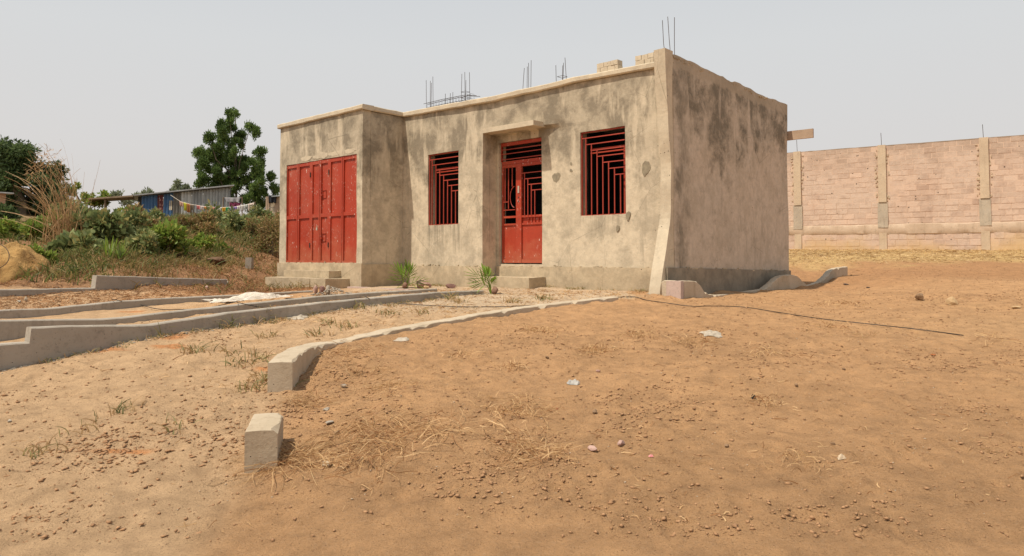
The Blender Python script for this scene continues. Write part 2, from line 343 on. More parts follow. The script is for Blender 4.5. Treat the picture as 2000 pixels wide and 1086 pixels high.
def base_z(x, y):
    x = np.asarray(x, float); y = np.asarray(y, float); sh = x.shape; x = x.ravel(); y = y.ravel()
    xc = np.clip(x, -16, 22); yc = np.clip(y, -1, 29); r = np.full(x.shape, _w[_n])
    for i in range(0, len(x), 40000):
        s = slice(i, i + 40000)
        r[s] = _w[_n] + _w[_n + 1] * xc[s] + _w[_n + 2] * yc[s] + rbf_k((xc[s, None] - Cn[:, 0]) ** 2 + (yc[s, None] - Cn[:, 1]) ** 2) @ _w[:_n]
    far = np.where(x < -4, 1.65, np.where(x > 4, .35, 1.0 - (x) * .1625))
    f = sstep(24, 31, y); r = r * (1 - f) + far * f
    f = sstep(0, -4, y); r = r * (1 - f) - 1.65 * f
    f = sstep(22, 40, np.abs(x)); r = r * (1 - f) + np.where(y > 8, far, -1.2) * f
    return np.clip(r, -1.9, 1.8).reshape(sh)
HK = []
for _u, _v in ((1345, 581), (1370, 580), (1400, 578), (1425, 576), (1450, 573.3), (1470, 570.3), (1488, 567.3), (1500, 566.5), (1520, 565.5), (1540, 564.5), (1556, 562.5), (1571, 559.8), (1585, 556.8), (1598, 553.5), (1610, 551), (1620, 549), (1635, 545.5), (1650, 542)):
    _r = ray(_u, _v); _P = HC - DF * .37; _s = (_r[0] * _P[1] - _P[0]) / (DS[0] - _r[0] * DS[1]); _q = _P + _s * DS; HK.append((_q[0], _q[1], _r[2] * _q[1]))
HK = np.array(HK); HKD = HK[:, 2] - base_z(HK[:, 0], HK[:, 1])
def hump_fix(x, y):
    r = np.zeros(x.shape); k = (x > 1.8) & (x < 9.5) & (y > 9.5) & (y < 18)
    if k.any():
        w_ = np.exp(-((x[k][:, None] - HK[:, 0]) ** 2 + (y[k][:, None] - HK[:, 1]) ** 2) / (2 * .28 ** 2)) + 1e-12; r[k] = (w_ * HKD).sum(1) / w_.sum(1) * np.clip(w_.max(1) * 1.15, 0, 1)
    return r
def bank_mask(x, y):
    return sstep(-.02, .5, (y - 12.2) * .86 - (x + 7.1) * .5) * sstep(-3.6, -5.2, x - (y - 14) * -.12)
_fc = {}
_fr = np.random.default_rng(5)
for _ in range(1500):
    fx, fy = _fr.uniform(-5, 8), _fr.uniform(3.4, 12); a = _fr.uniform(0, 3.14); _fc.setdefault((int(fx // 1), int(fy // 1)), []).append((fx, fy, math.cos(a), math.sin(a), _fr.uniform(.03, .13), _fr.uniform(.025, .06), _fr.uniform(.004, .016)))
def foot(x, y):
    sh = x.shape; x = x.ravel(); y = y.ravel(); r = np.zeros(len(x)); ix = np.floor(x).astype(int); iy = np.floor(y).astype(int)
    key = ix * 1000 + iy; order = np.argsort(key, kind='stable'); ks = key[order]; us, st = np.unique(ks, return_index=True); st = list(st) + [len(ks)]
    for q, u_ in enumerate(us):
        s_ = order[st[q]:st[q + 1]]; cx = ix[s_[0]]; cy = iy[s_[0]]
        if cx < -6 or cx > 9 or cy < 2 or cy > 13: continue
        for dx in (-1, 0, 1):
            for dy in (-1, 0, 1):
                for (fx, fy, c_, s2, la, lb, h) in _fc.get((cx + dx, cy + dy), ()):
                    ex = x[s_] - fx; ey = y[s_] - fy; d = ((ex * c_ + ey * s2) / la) ** 2 + ((-ex * s2 + ey * c_) / lb) ** 2; d = np.minimum(d, 20)
                    r[s_] += h * (-np.exp(-d) + .9 * np.exp(-(np.sqrt(d) - 1.7) ** 2 * 3))
    return r.reshape(sh)
def gz(x, y):
    x = np.asarray(x, float); y = np.asarray(y, float)
    z = base_z(x, y); z = z + hump_fix(x, y); d = np.hypot(x, y)
    near = 1 - sstep(12, 22, d)
    z = z + .028 * fbm(x * .9, y * .9, 2, 3) + .020 * fbm(x * 2.6, y * 2.6, 2, 11) * (.35 + .65 * near)
    z = z + near * (.016 * fbm(x * 5, y * 7, 3, 21) - .014 * np.abs(fbm(x * 2.6 + 9, y * 4.2, 3, 27)) + .007 * np.abs(fbm(x * 22, y * 22, 2, 31)))
    z = z + near * foot(x, y)
    z = z + bank_mask(x, y) * (.16 * fbm(x * .8, y * .8, 3, 41) + .05 * fbm(x * 3.5, y * 3.5, 2, 43))
    k = np.exp(-(((x + .75) / .5) ** 2 + ((y - 5.4) / .75) ** 2)); z = z + .08 * k - .05 * np.exp(-(((x + 1.6) / .3) ** 2 + ((y - 4.2) / .4) ** 2))
    return z
def gs(x, y): return float(gz(np.array([x]), np.array([y]))[0])
def G(u, v, lift=0., ymin=2.0, ymax=60):
    r = ray(u, v); Y = np.geomspace(ymin, ymax, 1500); zz = gz(r[0] * Y, Y) + lift; s = r[2] * Y - zz
    i = np.argmax(s <= 0)
    if s[i] > 0 or i == 0: i = 1 if i == 0 and s[0] <= 0 else len(Y) - 1
    a, b = s[i - 1], s[i]; y = Y[i - 1] + (Y[i] - Y[i - 1]) * (a / (a - b + 1e-12)); return np.array([r[0] * y, y, r[2] * y])

KUV = [(548, 709, 5.85), (561, 692, 6.2), (588, 679, 6.7), (612, 672.5, 7.2), (660, 666, 7.62)]
KP = [at(u, v, Y) for u, v, Y in KUV]
for u, v in ((700, 659.5), (760, 646), (820, 635.5), (880, 625.5), (940, 614.5), (1000, 605), (1060, 597), (1130, 588.5), (1200, 582), (1262, 577)):
    KP.append(G(u, v, .022) + np.array([0, 0, .016]))
KP = np.array(KP)
def kerbx(y): return np.interp(y, np.concatenate([[0, 4.3], KP[:, 1]]), np.concatenate([[-1.0, -1.62], KP[:, 0]]))

def axis(segs):
    a = []
    for x0, x1, d in segs: a += list(np.arange(x0, x1 - 1e-6, d))
    return np.array(a + [segs[-1][1]])
gx = axis([(-400, -60, 40), (-60, -16, 2), (-16, -9, .25), (-9, -6, .1), (-6, -4.5, .05), (-4.5, 5, .03), (5, 7, .05), (7, 12, .1), (12, 22, .4), (22, 60, 3), (60, 400, 40)])
gy = axis([(-40, -4, 4), (-4, 2, .5), (2, 3.6, .08), (3.6, 7, .025), (7, 9, .04), (9, 13, .07), (13, 20, .15), (20, 32, .3), (32, 80, 4), (80, 600, 40)])
X, Y = np.meshgrid(gx, gy); Z = gz(X, Y)
V = np.stack([X, Y, Z], -1).reshape(-1, 3); nx, ny = len(gx), len(gy)
i = np.arange(nx - 1)[None, :] + np.arange(ny - 1)[:, None] * nx
FC = np.stack([i, i + 1, i + 1 + nx, i + nx], -1).reshape(-1, 4)
def groundmat():
    n = N('earth'); a = n.t.nodes.new('ShaderNodeAttribute'); a.attribute_name = 'soil'
    f = n.noise(6, 6, .65); g = n.noise(45, 4, .7); c = a.outputs[0]
    c = n.mix(n.rng(f, .38, .68, .0, .38), c, (.13, .075, .04)); c = n.mix(n.rng(g, .50, .75, 0, .35), c, (.50, .33, .20))
    c = n.mix(n.rng(n.noise(110, 3, .7), .58, .70, 0, .75), c, (.09, .05, .03))
    n.col(c); b = n.bump(n.noise(9, 7, .72), .8, .045); b = n.bump(n.noise(26, 6, .75), .5, .02, b); b2 = n.bump(n.noise(70, 5, .8), 1.0, .014, b)
    n.b.inputs['Roughness'].default_value = 1; n.b.inputs['Specular IOR Level'].default_value = .1
    return n.m
EARTH = groundmat()
def mixa(c, w_, col): return c * (1 - w_[..., None]) + np.array(col) * w_[..., None]
def soilcol(x, y):
    c = np.ones(x.shape + (3,)) * np.array([.50, .282, .136])
    n1 = fbm(x * .5, y * .5, 3, 51); n2 = fbm(x * 1.4, y * 1.4, 4, 57); n5 = fbm(x * 4, y * 4, 3, 61)
    c = c * (1 + .10 * n1 + .14 * n2 + .08 * n5)[..., None]
    left = 1 - sstep(-.15, .25, x - kerbx(y)); left = left * (1 - sstep(11.3, 12, y + x * .2))
    c = mixa(c, left * .85, (.60, .395, .225))
    c = mixa(c, left * sstep(.15, .5, n1 + .4 * n2) * .5, (.60, .34, .155))
    c = mixa(c, left * sstep(.50, .62, fbm(x * 1.1 + .4 * y, y * 2.8, 3, 71)) * .75, (.58, .22, .07))
    r = sstep(.25, .6, n1 * .7 + .5 * n2) * (1 - left); c = mixa(c, r * .4, (.46, .27, .13))
    r = np.exp(-((x - 6.5) ** 2 / 3 + (y - 8.2) ** 2 / 1.6)) ; c = mixa(c, np.clip(r, 0, 1) * .6, (.56, .34, .17))
    r = sstep(8.6, 10.6, y) * sstep(3.2, 1.8, x) * sstep(.0, .3, kerbx(y) - x + .15 * n5) * sstep(-4, -2.5, x); c = mixa(c, r * .75, (.58, .45, .31))
    far = sstep(13.5, 15.5, y + .8 * n2) * sstep(3, 6, x); c = mixa(c, far * .7, (.38, .19, .085))
    far = sstep(18.0, 20.0, y + 1.5 * n2) * sstep(3, 6, x); c = mixa(c, far * .85, (.56, .38, .16)) 
    c = mixa(c, far * sstep(.1, .5, n5), (.33, .19, .08))
    b = bank_mask(x, y); c = mixa(c, b * .9, (.27, .14, .07)); c = mixa(c, b * sstep(.1, .5, n2) * .6, (.37, .21, .11))
    up = sstep(22, 28, y) * sstep(-3, -6, x); c = mixa(c, up * .8, (.16, .13, .06))
    return np.clip(c, .02, .8)
go = npobj('ground', V, FC, EARTH, smooth=True, kind='structure')
ca = go.data.color_attributes.new('soil', 'FLOAT_COLOR', 'POINT')
cc = soilcol(X, Y).reshape(-1, 3); ca.data.foreach_set('color', np.concatenate([cc, np.ones((len(cc), 1))], 1).astype(np.float32).ravel())

# ------------------------------------------------------------------ house
ROOT = empty('house', W(3.2, 0, -.6), 'unfinished flat-roofed cement house with red metal doors and barred windows', 'house')
def etop(t): return .4 * float(sstep(2.0, 3.97, t))
ZC = 2.47
def e_right(t, z): return etop(t) * float(sstep(ZC - .03, ZC + .03, z))
def ztop(t):   # underside of the coping
    return float(np.interp(t, [-1, .35, 2.04, 3.73, 6.44, 6.46, 9.8], [3.15, 3.155, 3.195, 3.04, 3.10, 3.10, 3.13]))
def sheet(m, P, a0, a1, z0, zt, th, ops=(), ef=None, res=.12, amp=.006, seed=0, zbreaks=(), zmid=2.6):
    """a wall with openings: P(a, d, z) maps to the world, zt(a) is its top; ops are (a0, a1, z0, z1)"""
    def lin(bs):
        out = []
        for p, q in zip(bs[:-1], bs[1:]):
            k = max(1, int(round((q - p) / res))); out += list(np.linspace(p, q, k + 1)[:-1])
        return out + [bs[-1]]
    A = lin(sorted(set([a0, a1] + [o[0] for o in ops] + [o[1] for o in ops])))
    Z1 = lin(sorted(set([z0, zmid] + [o[2] for o in ops] + [o[3] for o in ops] + list(zbreaks)))); nt_ = 6
    nA, nZ = len(A), len(Z1) + nt_; vs = []; fs = []
    def zz(i, k): return Z1[k] if k < len(Z1) else zmid + (zt(A[i]) - zmid) * (k - len(Z1) + 1) / nt_
    for side in (0, 1):
        for i in range(nA):
            for k in range(nZ):
                z = zz(i, k); d = (ef(A[i], z) if ef else 0); q = np.array(P(A[i], d - side * th, z))
                dd = np.array(P(A[i], d + 1, z)) - np.array(P(A[i], d, z))
                edge = any(abs(A[i] - x) < 1e-6 for o in ops for x in o[:2]) or any(abs(z - x) < 1e-6 for o in ops for x in o[2:])
                q = q + dd * amp * float(n3(q, 1.3, seed) * 1.6 + .5 * n3(q, 5, seed + 1))
                if k == nZ - 1 or edge: q[2] += .006 * float(n3(q, 9, seed + 2))
                vs.append(q)
    def vid(s_, i, k): return s_ * nA * nZ + i * nZ + k
    def solid(i, k):
        if i < 0 or k < 0 or i >= nA - 1 or k >= nZ - 1: return False
        am = (A[i] + A[i + 1]) / 2; zm = (zz(i, k) + zz(i, k + 1)) / 2
        return not any(o[0] < am < o[1] and o[2] < zm < o[3] for o in ops)
    for i in range(nA - 1):
        for k in range(nZ - 1):
            if not solid(i, k): continue
            fs.append((vid(0, i, k), vid(0, i + 1, k), vid(0, i + 1, k + 1), vid(0, i, k + 1))); fs.append((vid(1, i, k), vid(1, i, k + 1), vid(1, i + 1, k + 1), vid(1, i + 1, k)))
            for (di, dk, a, b) in ((-1, 0, (i, k), (i, k + 1)), (1, 0, (i + 1, k), (i + 1, k + 1)), (0, -1, (i, k), (i + 1, k)), (0, 1, (i, k + 1), (i + 1, k + 1))):
                if not solid(i + di, k + dk): fs.append((vid(0, *a), vid(0, *b), vid(1, *b), vid(1, *a)))
    m.add(vs, fs)

WR = (.925, 1.885, .765, 2.28); WL = (4.65, 5.59, .70, 2.195); DOOR = (2.79, 3.90, -.11, 2.31)
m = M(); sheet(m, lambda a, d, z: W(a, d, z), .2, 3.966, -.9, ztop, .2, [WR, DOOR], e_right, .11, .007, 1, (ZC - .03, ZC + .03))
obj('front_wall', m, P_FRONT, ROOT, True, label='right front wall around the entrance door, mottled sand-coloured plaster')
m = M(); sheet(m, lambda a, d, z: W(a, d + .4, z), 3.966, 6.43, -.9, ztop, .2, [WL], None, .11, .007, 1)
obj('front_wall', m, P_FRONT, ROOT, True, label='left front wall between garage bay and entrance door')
GD = (6.63, 9.44, -.09, 2.205)
m = M(); sheet(m, lambda a, d, z: W(a, d + 1.47, z), 6.43, 9.74, -.9, lambda a: 3.11 + .0, .2, [GD], None, .11, .006, 3)
obj('garage_front_wall', m, P_FRONT, ROOT, True)
m = M(); sheet(m, lambda a, d, z: W(6.43 - d, 1.268 - a, z), 0, 1.06, -.9, lambda a: 3.10, .2, [], None, .12, .006, 4)
m2 = M(); sheet(m2, lambda a, d, z: W(9.74 + d, 1.268 - a, z), 0, 6.0, -.9, lambda a: 3.11, .2, [], None, .3, .006, 5)
obj('garage_return_wall', m, P_FRONT, ROOT, True); obj('left_side_wall', m2, P_FRONT, ROOT, True)
m = M(); sheet(m, lambda a, d, z: W(-d, -a, z), .0, 4.8, -.95, lambda a: 3.345 - .0167 * a + .012 * math.sin(a * 3.1) + .008 * math.sin(a * 11) - (.03 if 1.9 < a < 2.2 else 0), .2, [], None, .12, .010, 6)
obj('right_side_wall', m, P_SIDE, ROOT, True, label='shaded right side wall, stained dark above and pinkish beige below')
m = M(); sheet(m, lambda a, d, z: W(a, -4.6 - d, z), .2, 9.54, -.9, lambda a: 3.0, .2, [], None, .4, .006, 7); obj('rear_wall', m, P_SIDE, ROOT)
m = M(); m.wbox(.2, 9.54, -4.6, -.21, 2.72, 2.88); m.wbox(6.46, 9.54, -.21, 1.26, 2.72, 2.88); m.wbox(4.0, 6.4, -.209, .19, 2.72, 2.88); obj('roof_slab', m, CEM, ROOT)
m = M(); m.wbox(.2, 9.54, -4.6, -.21, -.4, -.12); m.wbox(6.46, 9.54, -.21, 1.26, -.4, -.12); obj('floor_slab', m, CEM, ROOT)
m = M(); m.wbox(6.0, 6.2, -4.6, -.21, -.12, 2.72); m.wbox(3.0, 3.15, -4.6, -1.8, -.12, 2.72); m.wbox(.2, 6.0, -3.0, -2.85, -.12, 2.72); obj('inner_wall', m, SHADE, ROOT)  # inner walls coloured near-black to stand for unlit rooms
m = M(); m.rbox(Pf_ := (lambda a, d, z: W(a, d, z)), 3.969, 4.15, -.198, .199, -.9, ZC, .1, .004, 3); obj('door_return_wall', m, P_FRONT, ROOT, True)
# fin at the right end of the facade, curving forward at its foot
fz = [-.95, -.5, -.2, .2, .6, .9, 1.5, 2.2, 2.8, 3.385]; fe = [.50, .46, .38, .22, .11, .085, .085, .15, .20, .25]
rings = []
for z in np.concatenate([np.arange(-.95, 3.37, .1), [3.37, 3.39]]):
    e_ = float(np.interp(z, fz, fe)) ; e_ += .006 * math.sin(z * 7) + .01 * float(n3(np.array([z, 1, 2]), 3, 4))
    t0 = .004 + .006 * math.sin(z * 3.); t1 = .20 + .012 * math.sin(z * 2.3 + 1)
    rings.append([W(t0, -.003, z), W(t0 - .002, e_ * .5, z), W(t0, e_, z), W((t0 + t1) / 2, e_ + .006, z), W(t1, e_, z), W(t1, -.003, z)])
m = M(); m.loft(rings); obj('corner_fin', m, P_COPE, ROOT, label='curved plaster fin at the right front corner, flaring out at its foot')
m = M(); m.rbox(lambda a, d, z: W(a, d, z), .215, 3.96, .002, .035, -.95, -.152, .09, .006, 1); m.rbox(lambda a, d, z: W(a, d + .4, z), 3.93, 6.40, .002, .035, -.95, -.155, .09, .006, 2)
m.rbox(lambda a, d, z: W(a, d + 1.47, z), 6.40, 9.77, .002, .035, -.95, -.10, .09, .006, 3)
obj('plinth', m, P_PLINTH, ROOT, True, label='projecting plaster plinth along the foot of the front walls')
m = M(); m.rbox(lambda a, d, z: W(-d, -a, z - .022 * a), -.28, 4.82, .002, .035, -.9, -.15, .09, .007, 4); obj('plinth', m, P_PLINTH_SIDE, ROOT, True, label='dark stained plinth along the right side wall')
m = M(); m.rbox(lambda a, d, z: W(6.43 - d, a, z), .44, 1.50, .002, .03, -.9, -.12, .09, .006, 5); obj('plinth', m, P_PLINTH, ROOT, True, label='short plinth on the garage return wall')
# copings
def cope(pts, th=.105, wd=.30):
    rings = []
    for (x, y, z, nx_, ny_) in pts:
        q = np.array([x, y, z]); j = .012 * float(n3(q, 2.2, 8)); k = .010 * float(n3(q, 5, 9)); k2 = .008 * float(n3(q, 7, 12))
        f = np.array([nx_, ny_]); a = q[:2] + f * (.06 + j); b = q[:2] - f * (wd - .06)
        a2 = q[:2] + f * (.045 + j)
        rings.append([(b[0], b[1], z - .001), (a2[0], a2[1], z + k), (a[0], a[1], z + .02 + k), (a[0], a[1], z + th - .015 + k2), (a2[0], a2[1], z + th + k2), (b[0], b[1], z + th + k)])
    return rings
Nf = -DS
m = M(); pts = []
for t in np.arange(.2, 6.39, .09):
    ee = etop(t) if t < 3.97 else .4; p = W(t, ee, ztop(t) + .003); pts.append((*p, Nf[0], Nf[1]))
pts.append((*W(6.385, .4, ztop(6.4) + .003), Nf[0], Nf[1])); m.loft(cope(pts)); obj('coping', m, P_COPE, ROOT, label='long pale coping over the main front wall')
m = M(); pts = [(*W(t, 1.47, 3.113), Nf[0], Nf[1]) for t in np.arange(6.375, 9.81, .09)]; m.loft(cope(pts)); obj('coping', m, P_COPE, ROOT, label='coping over the garage front')
m = M(); R_ = -DF; pts = [(*W(6.43, e_, 3.114), R_[0], R_[1]) for e_ in np.linspace(1.24, .30, 12)]; m.loft(cope(pts, .10)); obj('coping', m, P_COPE, ROOT, label='short shaded coping on the garage return')
# canopy
m = M(); m.rbox(lambda a, d, z: W(a, d, z), 2.655, 3.975, -.0, .405, 2.462, 2.555, .09, .006, 14, 4); obj('canopy', m, P_COPE, ROOT, True, label='thin cement canopy slab over the entrance door')
# masonry crumbs and patches on plaster
def disc(m, P, a, z, ra, rz, d0, d1, seed, n=18):
    r = np.random.default_rng(seed); ph = r.uniform(0, 6.28, 4)
    rim = [1 + .14 * math.sin(2 * th + ph[0]) + .10 * math.sin(3 * th + ph[1]) + .06 * math.sin(7 * th + ph[2]) for th in np.linspace(0, 2 * math.pi, n + 1)[:-1]]
    th = np.linspace(0, 2 * math.pi, n + 1)[:-1]
    m.loft([[P(a + ra * q * math.cos(x), d, z + rz * q * math.sin(x)) for q, x in zip(rim, th)] for d in (d0, d1)])
Pf = lambda a, d, z: W(a, d, z); Ps = lambda a, d, z: W(-d, -a, z)
for i_, (u, v, ra, rz, lb) in enumerate(((1087, 346, .085, .095, 'round grey plaster patch between door and right window'), (1262, 328, .075, .13, 'egg-shaped grey plaster patch right of the right window'),
        (1207, 446, .04, .05, 'small grey cement blot under the right window'), (1227, 421, .045, .07, 'grey cement drip at the right window corner'), (1116, 320, .025, .03, 'tiny cement dab beside the upper hinge side'), (1116, 333, .03, .028, 'tiny cement dab, lower one'))):
    t, z = onfront(u, v); m = M(); disc(m, Pf, t, z, ra, rz, -.01, .0095, 60 + i_, 22); obj('plaster_patch', m, P_PATCH, ROOT, label=lb)
m = M()
for j in range(34):
    t = .3 + 3.4 * rng.random() if j % 2 else 6.7 + 2.6 * rng.random(); e0 = .02 if j % 2 else 1.49
    z = (-.145 if j % 2 else -.093) + .012 * rng.normal(); m.obox(W(t, e0, z), np.array([*(DF * rng.uniform(.01, .05)), 0]), np.array([*(DS * .014), 0]), (0, 0, rng.uniform(.004, .012)))
for j in range(26):
    t = 4.1 + 2.2 * rng.random(); m.obox(W(t, .415, -.148 + .012 * rng.normal()), np.array([*(DF * rng.uniform(.01, .05)), 0]), np.array([*(DS * .014), 0]), (0, 0, rng.uniform(.004, .012)))
for j in range(30):
    s = 4.6 * rng.random(); m.obox(W(-.02, -s, -.145 - .022 * s + .01 * rng.normal()), np.array([*(DS * rng.uniform(.01, .05)), 0]), np.array([*(DF * .014), 0]), (0, 0, rng.uniform(.004, .012)))
for j in range(70):
    s = rng.random() ** 1.6 * 4.6; m.obox(W(.002, -s, 3.32 - .017 * s - abs(.03 * rng.normal())), np.array([*(DS * rng.uniform(.008, .04)), 0]), np.array([*(DF * rng.uniform(.004, .012)), 0]), (0, 0, rng.uniform(.004, .016)))
obj('mortar_crumbs', m, P_PLINTH, ROOT, kind='stuff')
for i_, (u, v, ra, rz) in enumerate(((598, 318, .26, .06), (622, 312, .20, .07), (632, 303, .16, .10), (655, 303, .24, .07), (684, 299, .22, .06))):
    t, z = onfront(u, v, 1.47); m = M(); disc(m, Pf, t, max(z, 2.29), ra, rz * .75, 1.46, 1.477 + .001 * i_, 80 + i_, 24); obj('mortar_patch', m, P_COPE, ROOT)
# steps
m = M(); m.rbox(Pf, 6.80, 9.23, 1.508, 2.10, -.95, -.418, .1, .007, 21); obj('step', m, P_PLINTH, ROOT, label='lower wide cement step in front of the garage door')
m = M(); m.rbox(Pf, 7.12, 8.93, 1.508, 1.81, -.417, -.262, .08, .006, 22); obj('step', m, P_PLINTH, ROOT, label='upper narrow cement step under the garage door')
m = M(); m.rbox(Pf, 2.68, 4.12, .037, .50, -.9, -.350, .09, .007, 23); obj('step', m, P_PLINTH, ROOT, label='low cement step in front of the entrance door')
# garage door
gdoor = empty('garage_door', W(8.03, 1.45, -.09), 'wide red sheet metal folding garage door of six tall bays'); gdoor.parent = ROOT; gdoor.location = Vector(W(8.03, 1.45, -.09)) - Vector(ROOT.location)
cols_ = [(onfront(a, 400, 1.45)[0], onfront(b, 400, 1.45)[0]) for a, b in ((561.8, 580.5), (585.5, 605.5), (611, 623.5), (628, 640.5), (646.5, 667.5), (672, 694.5))]
zrow = [(-.045, .92), (1.00, 2.12)]
m = M(); m.wbox(6.615, 9.455, 1.425, 1.432, -.10, 2.21)
xs = [9.445] + [q for c in cols_ for q in c] + [6.625]
for k in range(0, len(xs), 2):
    a, b = xs[k + 1], xs[k]
    if k in (2, 6, 10): mid = (a + b) / 2; m.wbox(a, mid - .006, 1.433, 1.468, -.09, 2.20); m.wbox(mid + .006, b, 1.433, 1.470, -.09, 2.20)
    else: m.wbox(a, b, 1.433, 1.464, -.09, 2.20)
for (a, b) in cols_:
    for z0, z1 in ((-.09, -.045), (.92, 1.00), (2.12, 2.20)): m.wbox(b + .001, a - .001, 1.433, 1.462, z0, z1)
obj('door_frame', m, RED, gdoor)
for (a, b) in cols_:
    for z0, z1 in zrow:
        m = M(); k = 5; b_, a_ = b + .002, a - .002
        rings = [[W(b_ + (a_ - b_) * j / k, 1.434 + .006 * math.sin(math.pi * j / k) + .002 * rng.normal(), z) for j in range(k + 1)] + [W(a_, 1.4325, z), W(b_, 1.4325, z)] for z in np.linspace(z0 + .002, z1 - .002, 5)]
        m.loft(rings); obj('panel', m, RED, gdoor)
for z in (1.43, .47):
    t = onfront(633, 400, 1.45)[0]; m = M()
    for (a, b, c_, d_) in ((-.075, -.065, -.09, .09), (.055, .065, -.09, .09), (-.075, .065, .08, .09), (-.075, .065, -.09, -.08)): m.wbox(t + a, t + b, 1.441, 1.453, z + c_, z + d_)
    m.wbox(t + .04, t + .11, 1.465, 1.485, z - .03, z - .005); obj('latch', m, RED, gdoor)
t = onfront(622.5, 400, 1.45)[0]; m = M(); m.obox(W(t, 1.49, .66), np.array([*(DF * .022), 0]), np.array([*(DS * .012), 0]), (0, 0, .03)); m.tube([W(t - .014, 1.49, .69), W(t - .014, 1.49, .72), W(t, 1.49, .738), W(t + .014, 1.49, .72), W(t + .014, 1.49, .69)], .005, 5)
obj('padlock', m, BRASS, gdoor)
for u in (607.5, 643.5):
    for z in (.3, 1.9):
        t = onfront(u, 400, 1.45)[0]; m = M(); m.tube([W(t, 1.477, z - .055), W(t, 1.477, z + .055)], .012, 8); obj('hinge', m, STEEL, gdoor)
# barred windows
def bar(m, t0, z0, t1, z1, e0, r=.008):
    if abs(t0 - t1) < 1e-6: m.wbox(t0 - r, t0 + r, e0 - r, e0 + r, min(z0, z1), max(z0, z1))
    else: m.wbox(min(t0, t1), max(t0, t1), e0 - r, e0 + r, z0 - r, z0 + r)
def window(op, e0, lb, nh=7):
    t0, t1, z0, z1 = op; wd = t1 - t0; H = z1 - z0
    wn = empty('window', W((t0 + t1) / 2, e0, z0), lb); wn.parent = ROOT; wn.location = Vector(W((t0 + t1) / 2, e0, z0)) - Vector(ROOT.location)
    m = M(); r = .012
    m.wbox(t0 + .002, t0 + .02, e0 - .05, e0 - .025, z0, z1); m.wbox(t1 - .022, t1 - .002, e0 - .05, e0 - .025, z0, z1); m.wbox(t0 + .02, t1 - .022, e0 - .05, e0 - .025, z1 - .022, z1 - .003)
    m.wbox(t0 + .02, t1 - .022, e0 - .05, e0 - .025, z0 + .002, z0 + .014)
    obj('window_frame', m, REDBAR, wn)
    dv = .1276 * wd; dh = H * .0775
    hz = [z1 - H * .078 - dh * i for i in range(nh)]; vt = [t1 - .117 * wd - dv * i for i in range(nh)]
    for i in range(nh):
        m = M(); st = t1 - .024 if i == 0 else vt[i - 1]; bar(m, t0 + .021, hz[i], st, hz[i], e0 - .018, .0085); obj('bar', m, REDBAR, wn)
        m = M(); bar(m, vt[i], z0 + .002, vt[i], hz[i] - .009, e0 - .018 , .0085); obj('bar', m, REDBAR, wn)
    m = M(); m.wbox(t0 + .01, t1 - .14 * wd, e0 - .14, e0 - .12, z1 - .225 * H, z1 - .20 * H); m.wbox(t0 + .08, t0 + .115, e0 - .14, e0 - .12, z0, z1 - .23 * H)
    m.wbox(t0 + .01, t1 - .14 * wd, e0 - .14, e0 - .12, z1 - .26 * H, z1 - .245 * H); obj('inner_frame', m, RED, wn)
window(WR, 0, 'tall window with a stepped grille of red bars, right of the entrance door')
window(WL, .4, 'tall window with a stepped grille of red bars, left of the entrance door')
# entrance door
dr = empty('entrance_door', W(3.3, 0, -.11), 'red metal double door with barred upper halves'); dr.parent = ROOT; dr.location = Vector(W(3.3, 0, -.11)) - Vector(ROOT.location)
E0 = -.07
tl, tm1, tm0, tr = onfront(981, 400, E0)[0], onfront(1009, 400, E0)[0], onfront(1019.5, 400, E0)[0], 2.79
m = M()
m.wbox(tr, tr + .035, E0 - .03, E0 + .01, -.085, 1.86); m.wbox(tm0, tm1, E0 - .03, E0 + .02, -.085, 1.86); m.wbox(tl - .045, tl, E0 - .03, E0 + .012, -.085, 1.86)
for z0, z1 in ((-.085, -.01), (.80, .84), (1.80, 1.86)):
    m.wbox(tr + .036, tm0 - .001, E0 - .03, E0 + .012, z0, z1); m.wbox(tm1 + .001, tl - .046, E0 - .03, E0 + .012, z0, z1)
m.wbox(tr, tl, E0 - .04, E0 + .015, 1.865, 1.93)
m.wbox(tr + .036, tm0 - .001, E0 - .028, E0 - .022, .66, .80)
obj('door_frame', m, RED, dr)
for a, b in ((tr + .037, tm0 - .002), (tm1 + .002, tl - .047)):
    m = M(); m.wbox(a, b, E0 - .028, E0 - .012, -.008, .66); m.wbox(a, b, E0 - .01, E0 + .006, .655, .69) ; obj('lower_panel', m, RED, dr)
wd = tm0 - tr
for i in range(4):
    zz = 1.66 - .115 * i; tt = tm0 - .085 - .088 * i
    m = M(); bar(m, tr + .02, zz, tm0 - .002 if i == 0 else tt + .088, zz, E0 + .02); obj('bar', m, REDBAR, dr)
    m = M(); bar(m, tt, .84, tt, zz - .009, E0 + .02); obj('bar', m, REDBAR, dr)
for i in range(5):
    m = M(); m.wbox(tr + .06 + .085 * i, tr + .068 + .085 * i, E0 - .02, E0 + .004, .70, .795); obj('bar', m, RED, dr)
for tt, z0 in ((tl - .10, 1.12), (tl - .19, .98), (tl - .29, 1.42)):
    m = M(); bar(m, tt, z0, tt, 1.80, E0 + .02); obj('bar', m, REDBAR, dr)
for zz, a in ((1.12, tl - .19), (.96, tm1 + .02)):
    m = M(); bar(m, a, zz, tl - .01, zz, E0 + .02); obj('bar', m, REDBAR, dr)
m = M(); m.tube([W(tm1 + .03 + .12 * math.sin(q), E0 + .02, 1.21 + .21 * math.cos(q)) for q in np.linspace(.1, math.pi - .1, 14)], .008, 5); obj('bar', m, REDBAR, dr, label='arched hand-hole bar')
m = M(); m.rbox(Pf, (tm0 + tm1) / 2 - .02, (tm0 + tm1) / 2 + .02, E0 + .022, E0 + .03, 1.28, 1.42, .02, .003, 4); obj('lock_plate', m, BRASS, dr)
